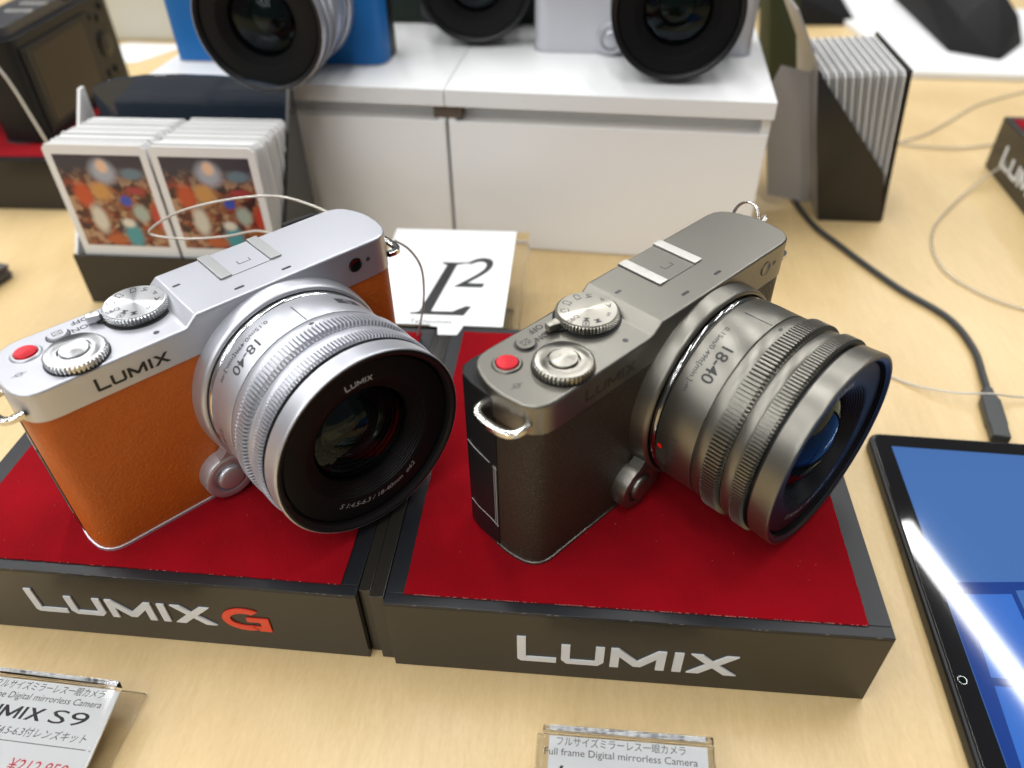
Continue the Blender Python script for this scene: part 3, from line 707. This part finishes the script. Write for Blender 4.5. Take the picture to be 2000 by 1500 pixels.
camL = compact_camera((-344, 465, 0.6), -1.54, 'black camera showing its rear screen at the left edge, behind the photo cards', M['black_top'], M['blackmetal'], M['black'], M['ink'], M['ink'], GC, letter_detail=False, lensmetal=M['blackmetal'])

# ------------------------------------------------------------------ table
H = -36.7
g = G(); g.box(-1500, -400, H-28, 1400, 1500, H); t = obj('display_table', g.v, g.f, M['wood'], None, bevel=1.5)
tag(t, 'pale maple wood display table under everything', 'table')

# ------------------------------------------------------------------ felt topped boxes
def riser(loc, rz, W, D, label, logo_x, logo_z, logo_w, extra=None, wear=False, seed=1, fx0=6.4, fx1=7.6, fy=4.2):
    root = empty('display_box', (loc[0], loc[1], H), rz, label, 'display box', 'black felt topped display boxes')
    hz = -H
    g = G(); g.box(0, 0, 0.1, W, D, hz-1.2); obj('box_body', g.v, g.f, M['boxside'], root, bevel=0.25, bseg=2)
    fx1_ = W-fx1
    # top frame as four strips round the felt well
    for a in ((0, 0, W, fy), (0, D-fy, W, D), (0, fy, fx0, D-fy), (fx1_, fy, W, D-fy)):
        g = G(); e = 0.02; g.box(a[0]+(0 if a[0] == 0 else e), a[1]+e, hz-1.2, a[2]-(0 if a[2] == W else e), a[3]-e, hz); obj('top_strip', g.v, g.f, M['boxtop'], root, bevel=0.25, bseg=2)
    # felt: slightly proud sheet with a wavering cut edge
    rnd = random.Random(seed); x0, x1, y0, y1 = fx0-0.3, fx1_+0.3, fy-0.3, D-fy+0.3
    pts = []
    nx, ny = 90, 70
    for i in range(nx): pts.append((x0+(x1-x0)*i/nx, y0+rnd.uniform(-0.18, 0.10)))
    for i in range(ny): pts.append((x1+rnd.uniform(-0.1, 0.1), y0+(y1-y0)*i/ny))
    for i in range(nx): pts.append((x1-(x1-x0)*i/nx, y1+rnd.uniform(-0.1, 0.1)))
    for i in range(ny): pts.append((x0+rnd.uniform(-0.1, 0.1), y1-(y1-y0)*i/ny))
    g = G().prism(pts, hz-1.1, hz+0.55); felt = obj('felt_top', g.v, g.f, M['felt'], root, smooth=0)
    # lint and frayed threads
    g = G()
    for k in range(60):
        x, y = rnd.uniform(x0+2, x1-2), rnd.uniform(y0+2, y1-2); a = rnd.uniform(0, 3.14); L_ = rnd.uniform(0.15, 0.5)
        g.tube([(x, y, hz+0.62), (x+L_*math.cos(a), y+L_*math.sin(a), hz+0.72)], 0.05, 4)
    if wear:
        x = x0+0.5
        while x < x1-1:
            if rnd.random() < (0.8 if wear == 2 else 0.12)*(0.4+0.6*abs(math.sin(x*0.13))):
                L_ = rnd.uniform(0.25, 0.6); g.tube([(x, y0-0.12, hz+0.45), (x+L_, y0-0.15+rnd.uniform(-0.12, 0.1), hz+0.5)], 0.10, 4)
            x += rnd.uniform(0.5, 0.9)
    o = obj('lint', g.v, g.f, M['lintm'], root, smooth=0); o['kind'] = 'stuff'
    v_, f_ = logo_geo(logo_w)
    lettering([(v_, f_, lambda x, y, h: (logo_x+x, -0.03-h, hz+logo_z+y), 0)], M['logo'], root, name='logo', thick=0.5)
    # scuffs along the front top edge
    g = G()
    for k in range(14):
        x = rnd.uniform(8, W-4); L_ = rnd.uniform(0.4, 1.6); g.tube([(x, -0.02, hz-0.06), (x+L_, -0.02, hz-0.04)], 0.07, 4)
    o = obj('edge_scuff', g.v, g.f, M['scuff'], root, smooth=0); o['kind'] = 'stuff'
    return root
M['lintm'] = mat('pale_lint', (0.50, 0.20, 0.19), 0.9)
M['scuff'] = mat('worn_edge', (0.22, 0.21, 0.20), 0.7)
b1 = riser((0.2, 0, 0), 0.0, 158.6, 149.5, 'black box with red felt under the grey camera, white letters on its front', 42.9, -27.2, 72.4, wear=2, seed=3)
b2 = riser((-161.5, 3.6, 0), -0.012, 152.3, 145.6, 'black box with red felt under the orange camera, large red G on its front', 33.8, -23.6, 66.2, wear=1, seed=8, fx0=7.8, fx1=6.0)
# red letter G beside the white word
gi = []
arc = []
outer = [(6.7+6.6*1.28*math.cos(a), 5.9+5.9*math.sin(a)) for a in [math.radians(48+k*(360-48-22)/30) for k in range(31)]]
def arcpts(rx, ry, a0, a1, n): return [(8.2+rx*math.cos(math.radians(a0+(a1-a0)*k/n)), 5.9+ry*math.sin(math.radians(a0+(a1-a0)*k/n))) for k in range(n+1)]
O_ = arcpts(8.0, 5.9, 52, 300, 26); I_ = arcpts(5.2, 3.6, 60, 290, 26)
quad_v = O_+I_; n_ = len(O_)
qf = [[i, i+1, n_+i+1, n_+i] for i in range(n_-1)]
quad_v += [(8.6, 7.0), (16.2, 7.0), (16.2, 0.0), (12.0, 0.0), (9.6, 2.3), (13.1, 2.3), (13.1, 5.0), (8.6, 5.0)]
k0 = 2*n_
qf += [[k0, k0+7, k0+6, k0+1], [k0+1, k0+6, k0+5, k0+2], [k0+5, k0+4, k0+3, k0+2]]
lettering([(quad_v, qf, lambda x, y, h: (102.8+x*1.03, -0.03-h, -H-23.6-1.3+y*1.06), 0)], M['logored'], b2, name='logo', thick=0.5)
lb = [o for o in b2.children if o.name.startswith('logo')]
b3 = riser((350.6, 424.0, 0), -math.pi/2-0.03, 159, 150, 'black felt topped box cut off by the right edge of the photo', 20.5, -27.0, 72.4, seed=5)
b4 = riser((-449.5, 313.0, 0), 0.02, 158.6, 150, 'black felt topped box under the black camera at the far left', 42.9, -27.2, 72.4, seed=6)
for o in b4.children:
    if o.name.startswith('logo'): bpy.data.objects.remove(o)
# thin black boards standing between the two boxes
gg = 'thin black boards between the two display boxes'
g = G(); g.box(-9.0, 4.6, H+0.1, -5.0, 147.5, -0.6)
tag(obj('spacer_board', g.v, g.f, M['boxside'], None, bevel=0.3), 'thin black board wedged against the box with the red G', 'board', gg)
g = G(); g.box(-4.8, 2.2, H+0.1, -0.05, 148.5, 0.1)
tag(obj('spacer_board', g.v, g.f, M['boxside'], None, bevel=0.3), 'thin black board right against the box under the grey camera', 'board', gg)

# ------------------------------------------------------------------ white drawer cabinets
def cabinet(x0, x1, label):
    root = empty('drawer_cabinet', (-20.5, 286.7, H), -0.0613, label, 'cabinet', 'white drawer cabinets side by side')
    z = -H; D = 175
    g = G(); g.box(x0, -3, 52.5+z, x1, D, 62+z); obj('cabinet_top', g.v, g.f, M['white'], root, bevel=0.5)
    g = G(); g.box(x0+0.6, 12, 0.1, x1-0.6, D-1, 52.4+z)
    for xs in ((x0+0.6, x0+5), (x1-5, x1-0.6)):
        g.box(xs[0], 1.2, 0.1, xs[1], 12.1, 52.4+z)
    obj('carcass', g.v, g.f, M['white'], root, smooth=0)
    g = G(); g.box(x0+0.9, 0, 0.6, x1-0.9, 11.5, 43+z); obj('drawer_front', g.v, g.f, M['whitefront'], root, bevel=0.6)
    return root
cr_ = cabinet(0.0, 178.0, 'white drawer cabinet carrying the pale silver camera, right of the seam')
cl_ = cabinet(-177.5, -0.35, 'white drawer cabinet carrying the blue camera, left of the seam')
g = G(); g.box(-7.5, 0.6, 45.0-H, 8.5, 11.0, 52.3-H)
obj('finger_slot', g.v, g.f, M['slot'], cr_, smooth=0)

# ------------------------------------------------------------------ flat sign with the big letter
root = empty('flat_sign', (-10, 150, H), 0.012, 'white sign with large black italic L and raised 2, lying behind the boxes', 'sign')
z = -H
g = G(); g.box(-34, 0, z-9, 41, 91, z-0.6); obj('acrylic_block', g.v, g.f, M['acryl2'] if 'acryl2' in M else M['acryl'], root, bevel=0.6)
g = G(); g.box(-33.4, 0.6, z-0.5, 33.8, 90, z+0.1); pc = obj('printed_card', g.v, g.f, M['paper'], root, smooth=0)
g = G(); g.box(-30, 20, 0.1, 34, 24, z-9.1); g.box(-30, 60, 0.1, 34, 64, z-9.1); g.box(-30, 24, 0.1, 34, 60, 3)
obj('stand_foot', g.v, g.f, M['acryl'], root, bevel=0.3)
items = []
T_ = place_flat(0, 0, z+0.16, 0)
Lp = [(-11.6, 8.6), (-11.4, 9.8), (-7.4, 10.8), (0.2, 53.2), (-2.6, 54.6), (-2.3, 56.0), (9.4, 56.0), (9.2, 54.9), (5.4, 53.6), (-1.6, 11.4), (8.5, 11.6), (14.6, 16.6), (17.2, 16.2), (14.4, 8.6)]
items.append((Lp, [list(range(len(Lp)))], T_, 0))
items.append(([(6, 55.0), (11.0, 55.0), (15.0, 57.6), (14.2, 58.8), (10.2, 56.4), (6, 56.2)], [[0, 1, 2, 3, 4, 5]], place_flat(0, 0, z+0.17, 0), 0))
v_, f_ = text_geo('2', 40, 'LEFT', 0.30, 5, 0.0); xa = min(p[0] for p in v_); kx = 18.0/(max(p[0] for p in v_)-xa); ky = 28.2/max(p[1] for p in v_)
items.append(([((x-xa)*kx+6.2, y*ky+33) for x, y in v_], f_, place_flat(0, 0, z+0.18, 0), 0))
v_, f_ = text_geo('Technology', 4.3, 'LEFT', 0.0, 4); items.append(([(x*1.0-10.5, y+1.6) for x, y in v_], f_, T_, 0))
lettering(items, M['ink'], pc)
g = G(); g.prism([(-5.5, 142.6), (3.4, 142.9), (5.2, 149.2), (5.2, 151.5), (-10.4, 151.5), (-10, 149.0), (-6.6, 148.8)], 0.15, 0.4)
tag(obj('paper_tab', g.v, g.f, M['paper'], None, smooth=0), 'torn white paper tab sticking out below the white sign onto the boards', 'paper')

# ------------------------------------------------------------------ card holders
def card(name, x0, y0, z0, wd, ht, th, lean, label, group, printed=False, root_rz=0.0, m_edge=None):
    root = empty(name, (x0, y0, z0), root_rz, label, 'card', group)
    root.rotation_euler = (lean, 0, root_rz)
    rr = 2.2
    poly = [(rr, 0), (wd-rr, 0), (wd, rr), (wd, ht-rr), (wd-rr, ht), (rr, ht), (0, ht-rr), (0, rr)]
    g = G().prism(poly, 0, th, lambda p: (p[0], p[2], p[1])); obj('card_sheet', g.v, g.f, m_edge or M['card'], root, smooth=0)
    if printed:
        g = G(); g.box(0, -0.06, 0, wd-7.6, -0.01, 52); o = obj('printed_picture', g.v, g.f, M['photo'], root, smooth=0); o.location = (3.8*S, 0, (ht-5.2-52)*S)
    return root
hr = empty('card_holder', (-160.5, 209, H), 0.0, 'black card holder with an arched navy back, filled with photo cards', 'card holder')
g = G(); g.box(-60.5, 0, 0, 60, 2.2, 31); obj('holder_front', g.v, g.f, M['boxside'], hr, bevel=0.3)
g = G(); g.box(-60.5, 2.2, 0, 60, 62, 2.0); obj('holder_floor', g.v, g.f, M['boxside'], hr, bevel=0.3)
arch = [(-54.5, 0), (58, 0), (58, 101.5), (52, 104.5), (40, 106.8), (22, 108.8), (0, 109.3), (-22, 108.6), (-40, 106.2), (-51, 103.2), (-54.5, 101)]
g = G().prism(arch, 60, 62.4, lambda p: (p[0], p[2], p[1])); obj('holder_back', g.v, g.f, M['navy'], hr, bevel=0.3)
g = G().prism([(2.3, 0), (61, 0), (61, 104), (57, 104), (2.3, 31)], 58.0, 59.8, lambda p: (p[2], p[0], p[1])); obj('holder_side', g.v, g.f, M['boxside'], hr, smooth=0)
g = G().prism([(2.3, 0), (61, 0), (61, 102), (57, 102), (2.3, 31)], -60.3, -58.6, lambda p: (p[2], p[0], p[1])); obj('holder_side', g.v, g.f, M['card'], hr, smooth=0)
gl = 'photo cards stacked in the left holder'
rnd = random.Random(4)
for col, xb in ((0, -214.4), (1, -158.4)):
    for k in range(25):
        y = 213.0+k*1.80
        if k == 0:
            lab = 'front photo card of the left stack, colourful ornaments picture' if col == 0 else 'front photo card of the right stack, colourful ornaments picture'
            card('photo_card', xb, 211.6, H+9, 54.3, 85.0, 0.9, 0.0, lab, gl, printed=True)
        else:
            lab = 'white photo card edge packed behind the front card on the left side' if col == 0 else 'white photo card edge packed behind the front card on the right side'
            card('photo_card', xb+rnd.uniform(-0.8, 0.8)+k*0.08, y+0.6, H+9+rnd.uniform(-0.8, 0.8)-k*0.15, 54.3, 85.0, 0.75, 0.0, lab, gl)
# right holder, seen side on
hr = empty('card_holder', (213, 333, H), 0.0, 'black card holder with a diagonal cut side, packed with white cards, by the table corner', 'card holder')
g = G().prism([(0, 0), (39.5, 0), (35.5, 33), (34.2, 34), (-20, 96), (-38, 124), (-24, 60), (-12, 40)], 0, 1.8, lambda p: (p[0], p[2], p[1]))
g = G().prism([(0, 0), (39.5, 0), (33.0, 33), (-22.5, 96), (-15, 60)], 0, 1.8, lambda p: (p[0], p[2], p[1]))
obj('holder_side', g.v, g.f, M['boxside'], hr, smooth=0)
g = G().prism([(39.5, 0), (41.3, 0), (31.0, 96), (29.2, 96)], 1.9, 76, lambda p: (p[0], p[2], p[1])); obj('holder_back', g.v, g.f, M['boxside'], hr, smooth=0)
g = G().prism([(-0.2, 0.5), (1.4, 0.5), (-13.5, 60), (-22, 98), (-40, 128), (-41.5, 128), (-24, 98), (-15.3, 60)], 2.0, 60, lambda p: (p[0], p[2], p[1])); obj('holder_front', g.v, g.f, M['greycard'], hr, smooth=0)
g = G(); g.box(0.5, 1.9, 0.2, 39, 60, 2); obj('holder_floor', g.v, g.f, M['boxside'], hr, smooth=0)
for k in range(20):
    xb = 250.5-k*1.75; xt = 241.5-k*2.35
    c_ = card('photo_card', xb, 336.5+rnd.uniform(-0.5, 0.5), H+9, 72, 86, 0.9, math.asin(max(-0.9, min(0.9, (xt-xb)/83))), 'white card edge packed upright in the right holder', 'white cards packed in the right holder', root_rz=math.pi/2, m_edge=M['card_edge'] if k % 2 else None)
# grey acrylic stand left of the right holder
g = G().prism([(-30, 8), (-2, 3), (-13, 60), (-20, 88), (-38, 92), (-44, 74)], 0, 1.6, lambda p: (p[0]+212, p[2]+352, p[1]+H))
tag(obj('grey_panel', g.v, g.f, M['greycard'], None, smooth=0), 'grey plastic panel leaning between white cabinet and right card holder', 'panel')

# ------------------------------------------------------------------ tablet
tr = empty('tablet', (189.8, 125.0, H), -0.03, 'black tablet with a lit blue screen lying on the table at right', 'tablet')
def rrect(x0, y0, x1, y1, r, n=8):
    p = []
    for cx, cy, a0 in ((x1-r, y1-r, 0), (x0+r, y1-r, 90), (x0+r, y0+r, 180), (x1-r, y0+r, 270)):
        for k in range(n+1): a = math.radians(a0+90*k/n); p.append((cx+r*math.cos(a), cy+r*math.sin(a)))
    return p
g = G()
for z0, z1, in_ in ((0.3, 5.9, 0),):
    g.prism(rrect(0, -245, 165, 0, 6), z0, z1)
obj('tablet_body', g.v, g.f, M['blackmetal'], tr, bevel=1.2, bseg=3)
g = G().prism(rrect(1.6, -243.4, 163.4, -1.6, 5), 5.7, 6.5); fg = obj('front_glass', g.v, g.f, M['gloss'], tr, bevel=0.3)
g = G(); g.box(8.6, -233, 6.51, 153, -8.8, 6.56); sc_ = obj('screen', g.v, g.f, M['screen'], tr, smooth=0)
# flat emissive shapes on the screen: window-like darker frame with lighter panes
def scr(poly, z, m, nm): 
    g = G().prism(poly, z, z+0.02); return obj(nm, g.v, g.f, m, sc_, smooth=0)
scr([(8.8, -80), (60, -74), (60, -76), (34.5, -80.8), (35, -232), (8.8, -232)], 6.57, M['screendark'], 'blue_frame')
for poly in ([(15.5, -84.5), (32.5, -82.5), (33.2, -117), (14.0, -117)], [(36.0, -82.0), (66, -78.5), (70, -117), (36.8, -117)], [(14, -120), (33.3, -120), (33.6, -170), (12.0, -170)], [(36.9, -120), (71, -120), (74, -170), (37.4, -170)]):
    scr(poly, 6.60, M['screenpane'], 'blue_pane')
g = G().lathe([(6.5, 1.6), (6.56, 1.6), (6.56, 1.2)], 24, TZ(1.7+2.6, -119)); obj('camera_ring', g.v, g.f, M['dark_chrome'], tr)
g = G().lathe([(6.54, 1.2), (6.56, 0.01)], 24, TZ(1.7+2.6, -119)); obj('camera_lens', g.v, g.f, M['lensglass'], tr)
g = G()
for k in range(9): g.box(-0.15, -40-k*3.0, 2.4, 0.25, -38.4-k*3.0, 3.6)
obj('speaker_grille', g.v, g.f, M['ink'], tr)
# charging cable with plug
z = H+2.2
pts = smooth_path([(207.9, 482, z), (200.2, 389.1, z), (206.1, 329.4, z), (218.3, 297.5, z), (239.6, 252.8, z), (258.3, 223.8, z), (262.2, 196.8, z), (258.2, 172, z+0.6), (255.5, 158, z+1)], 10)
rt = empty('charging_cable', (207.9, 482, H), 0, 'dark grey cable running across the table into the tablet', 'cable')
g = G().tube(pts, 1.7, 12); g.v = [(x-207.9, y-482, z_-H) for x, y, z_ in g.v]; obj('cord', g.v, g.f, M['rubber'], rt, smooth=60)
g = G(); T_ = lambda p: (p[0]*math.cos(-0.18)-p[1]*math.sin(-0.18)+255.0-207.9, p[0]*math.sin(-0.18)+p[1]*math.cos(-0.18)+158-482, p[2])
g.prism([(-2.2, 4), (-2.4, 0), (-4.3, -5), (-4.3, -22), (-3.9, -23), (-3.9, -31.5), (3.9, -31.5), (3.9, -23), (4.3, -22), (4.3, -5), (2.4, 0), (2.2, 4)], 0.8, 5.6, T_); obj('plug', g.v, g.f, M['rubber'], rt, bevel=0.9, bseg=3)

# ------------------------------------------------------------------ price tags in clear acrylic
def price(loc, rz, wd, label, lines, xr):
    root = empty('price_stand', loc, rz, label, 'price tag', 'price tags in clear acrylic stands')
    tilt = math.radians(9); ct, st = math.cos(tilt), math.sin(tilt)
    zt = -H-24.5+0.0
    def TT(x, y, h): return (x, y*ct+h*st, (12.2)+y*st+h*ct)      # y runs back (0 at top edge), negative towards the viewer
    P = lambda p: TT(*p)
    g = G(); g.box(-wd/2, -62, -0.05, wd/2, 0, 4.0, P); obj('acrylic_slab', g.v, g.f, M['acryl'], root, bevel=0.5)
    g = G(); g.box(-wd/2-2.0, -60, -12.0, wd/2+2.0, 4.2, -10.2); g.v = [(x, y, z_+12.2) for x, y, z_ in g.v]; obj('stand_foot', g.v, g.f, M['acryl'], root, bevel=0.3)
    g = G(); g.box(-wd/2+2, -61, -0.9, wd/2-1.6, -1.0, -0.3, P); pc = obj('printed_card', g.v, g.f, M['paper'], root, smooth=0)
    items = {}
    for s_, size, x, y, m_, sh, width in lines:       # x = right end, width in mm
        v_, f_ = text_geo(s_, size, 'LEFT', 0, 3) if s_ != 'LOGO' else logo_geo(width, 1.0)
        x0_ = min(p[0] for p in v_); k_ = width/(max(p[0] for p in v_)-x0_)
        v_ = [((a-x0_)*k_+x-width+b_*sh, b_+y) for a, b_ in v_]
        items.setdefault(m_, []).append((v_, f_, lambda a, b_, h: TT(a, b_, -0.25+h), 0))
    for m_, it in items.items(): lettering(it, M[m_], pc)
    g = G(); g.box(-wd/2+3, xr-0.2, -0.28, wd/2-3, xr, -0.24, P); obj('printed_line', g.v, g.f, M['ink'], pc, smooth=0)
    return root
JP = '\u30d5\u30eb\u30b5\u30a4\u30ba\u30df\u30e9\u30fc\u30ec\u30b9\u4e00\u773c\u30ab\u30e1\u30e9'
JP2 = '18-40mmF4.5-6.3\u4ed8\u30ec\u30f3\u30ba\u30ad\u30c3\u30c8'
price((-111.0, -21.5, H), -0.035, 54, 'slanted white price tag with a red price, at the lower left corner', [
    (JP, 3.0, 21.8, -3.9, 'ink_grey', 0.3, 38), ('Full frame Digital mirrorless Camera', 2.9, 22.5, -7.0, 'ink_grey', 0.3, 45),
    ('LOGO', 0, 4.8, -13.0, 'ink', 0.3, 25), ('S9', 6.0, 19.8, -13.0, 'ink', 0.3, 12.5),
    (JP2, 3.1, 22.5, -17.6, 'ink_grey', 0.3, 42), ('\u00a5212,850', 5.0, 20.5, -27.6, 'priced', 0.3, 19)], -19.4)
price((79.0, -25.2, H), 0.0, 51.5, 'white price tag cut by the bottom edge, in front of the grey camera box', [
    (JP, 2.9, 17.6, -3.6, 'ink_grey', 0.0, 39), ('Full frame Digital mirrorless Camera', 2.9, 21.0, -6.6, 'ink_grey', 0.0, 46),
    ('LOGO', 0, 3.5, -14.4, 'ink', 0.3, 25), ('S9', 6.0, 19, -14.4, 'ink', 0.3, 12.5)], -19)

# ------------------------------------------------------------------ wires
def wire(name, pts, r, m, label, cat, k=10, group=None):
    P = smooth_path(pts, k); b0 = P[0]
    g = G().tube([p-b0 for p in P], r, 8); o = obj(name, g.v, g.f, m, None, smooth=60); o.location = b0*S
    return tag(o, label, cat, group)
gw = 'thin security wires'
wire('security_wire', [(-64.4, 132, 55), (-80, 145, 50), (-97, 150, 44), (-115, 151, 41.5), (-129, 150, 42.8), (-131.5, 150, 46), (-116, 150, 55), (-93, 150, 61.5), (-72, 150, 64), (-57, 148, 62), (-42, 140, 60), (-33, 128, 58)], 0.55, M['wire'], 'pale security wire looping behind the orange camera over the photo cards', 'wire', group=gw)
wire('security_wire', [(-17.0, 131.5, 55.5), (-12, 134, 50), (-8.6, 137, 40), (-9.0, 139.5, 26), (-11.5, 140.8, 12), (-14.6, 141.4, 0.3)], 0.5, M['wire'], 'fine wire from the orange camera lug down into the red felt', 'wire', group=gw)
wire('security_wire', [(-262, 238, 108), (-252, 247, 90), (-246.0, 249, 76), (-241.9, 250, 53.6), (-240.8, 252, 39.1), (-243, 262, 5), (-250, 275, -30)], 0.9, M['wire'], 'grey wire hanging across the black camera at the far left', 'wire', group=gw)
wire('security_wire', [(371, 405.8, -16), (350, 396, -22), (328, 383.4, -33), (300, 350, -35.6), (282, 322, -35.6), (273.2, 291, -35.6), (277.2, 262.7, -35.6), (303.5, 236, -35.6), (360, 225, -35.6)], 0.9, M['wireclear'], 'transparent wire curving on the table by the box at the right edge', 'wire', group=gw)
wire('security_wire', [(296, 458, -35.6), (325, 478, -35.6), (350, 503.2, -35.6), (390, 545, -35.6), (438.6, 576.8, -35.6), (480, 600, -35.6)], 1.1, M['wireclear'], 'transparent wire running back from the right card holder', 'wire', group=gw)
wire('security_wire', [(296, 457, -34.6), (320, 452, -35.0), (345, 452, -35), (379, 464, -35.5), (420, 480, -35.6)], 1.1, M['wireclear'], 'transparent wire running sideways from the right card holder to the box', 'wire', group=gw)
wire('security_wire', [(205, 182, -35.8), (220, 168, -35.8), (237.4, 158.4, -33.0), (256, 156, -31), (272.7, 158.3, -34), (330, 162, -35.8)], 0.5, M['wire'], 'fine wire crossing the charging cable above the tablet', 'wire', group=gw)
g = G(); g.prism(rrect(-12, -6, 12, 6, 5), 0, 2.6, lambda p: (p[0], p[2], p[1]*0.55+0)); o = obj('security_pad', [(x, y, z_) for x, y, z_ in g.v], g.f, M['black'], None, bevel=0.6)
o.scale = (0.62,)*3; o.location = (-56*S, 134*S, 60.5*S); o.rotation_euler = (0.5, -0.15, 0.5); tag(o, 'small dark security sensor behind the orange camera', 'sensor')

# ------------------------------------------------------------------ things further back
g = G(); g.prism([(-1, 0), (150, -6), (165, 260), (-35, 260)], 0.2, 6.0)
o = obj('display_pad', g.v, g.f, M['white'], None, bevel=0.5); o.location = (353*S, 610*S, H*S); tag(o, 'white flat pad under the black cloth things, top right', 'pad')
o = obj('display_pad', *(lambda g: (g.v, g.f))(G().prism([(-1, 0), (90, -6), (100, 140), (-10, 140)], 0.2, 4.0)), M['white'], None, bevel=0.5); o.location = (512*S, 690*S, H*S); tag(o, 'white pad at the far right edge, behind the larger one', 'pad')
def hull_obj(name, pts, m, label, cat, loc, group=None, bevel=2.0):
    bm = bmesh.new()
    for p in pts: bm.verts.new([c*S for c in p])
    bmesh.ops.convex_hull(bm, input=bm.verts[:])
    for v in [v for v in bm.verts if not v.link_faces]: bm.verts.remove(v)
    bmesh.ops.dissolve_limit(bm, angle_limit=0.05, verts=bm.verts[:], edges=bm.edges[:])
    bmesh.ops.bevel(bm, geom=bm.edges[:], offset=bevel*S, segments=2, affect='EDGES', profile=0.5)
    me = bpy.data.meshes.new(name); bm.to_mesh(me); bm.free(); me.materials.append(m)
    me.polygons.foreach_set('use_smooth', [True]*len(me.polygons)); me.set_sharp_from_angle(angle=0.6)
    o = bpy.data.objects.new(name, me); C.objects.link(o); o.location = [c*S for c in loc]; return tag(o, label, cat, group)
hull_obj('folded_case', [(0, 0, 0), (40, -25, 0), (80, 27, 0), (108, 190, 0), (2, 190, 0), (8, 12, 26), (47, 2, 12), (70, 34, 24), (96, 190, 34), (44, 40, 48), (10, 190, 40)], M['cloth'], 'black angular folded case on the white pad, top right', 'case', (402, 668, H+6), 'black cases in the background')
hull_obj('folded_case', [(0, 0, 0), (84, 2, 0), (60, 100, 0), (-20, 110, 0), (-10, 10, 40), (60, 20, 30), (30, 110, 70), (-40, 120, 70)], M['cloth'], 'black case lying behind the right card holder', 'case', (262, 770, H), 'black cases in the background')
hull_obj('upright_pouch', [(0, 0, 0), (30, 10, 0), (26, 50, 0), (-6, 40, 0), (-18, 0, 95), (8, 12, 95), (6, 40, 95), (-20, 32, 95)], M['olivecloth'], 'dark olive pouch standing behind the right end of the white cabinet', 'pouch', (218, 560, H))
g = G(); g.box(0, 0, 0.2, 92, 60, 52); o = obj('beige_box', g.v, g.f, M['beige'], None, bevel=2.5, bseg=3); o.location = (-462*S, 690*S, H*S); o.rotation_euler = (0, 0, 0.0); tag(o, 'plain beige box at the top left behind the black camera', 'box')
g = G(); g.prism([(0, 0), (40, 6), (70, 60), (4, 66), (-26, 40)], 0.2, 1.0); o = obj('paper_sheet', g.v, g.f, M['paper'], None, smooth=0); o.location = (-432*S, 615*S, H*S); tag(o, 'loose white paper in front of the beige box, top left', 'paper')
g = G()
for k in range(6): 
    a = 0.02*math.sin(k*2.1); g.box(0, 0, 0.2+k*1.6, 90, 55, 1.6+k*1.6, lambda p: (p[0]*math.cos(a)-p[1]*math.sin(a), p[0]*math.sin(a)+p[1]*math.cos(a), p[2]))
o = obj('leaflet_stack', g.v, g.f, M['leaflet'] if 'leaflet' in M else mat('dark_leaflets', (0.09, 0.085, 0.09), 0.35), None, bevel=0.15); o.location = (-384*S, 200*S, H*S); o.rotation_euler = (0, 0, -0.25); tag(o, 'stack of dark grey leaflets at the left edge', 'leaflets')
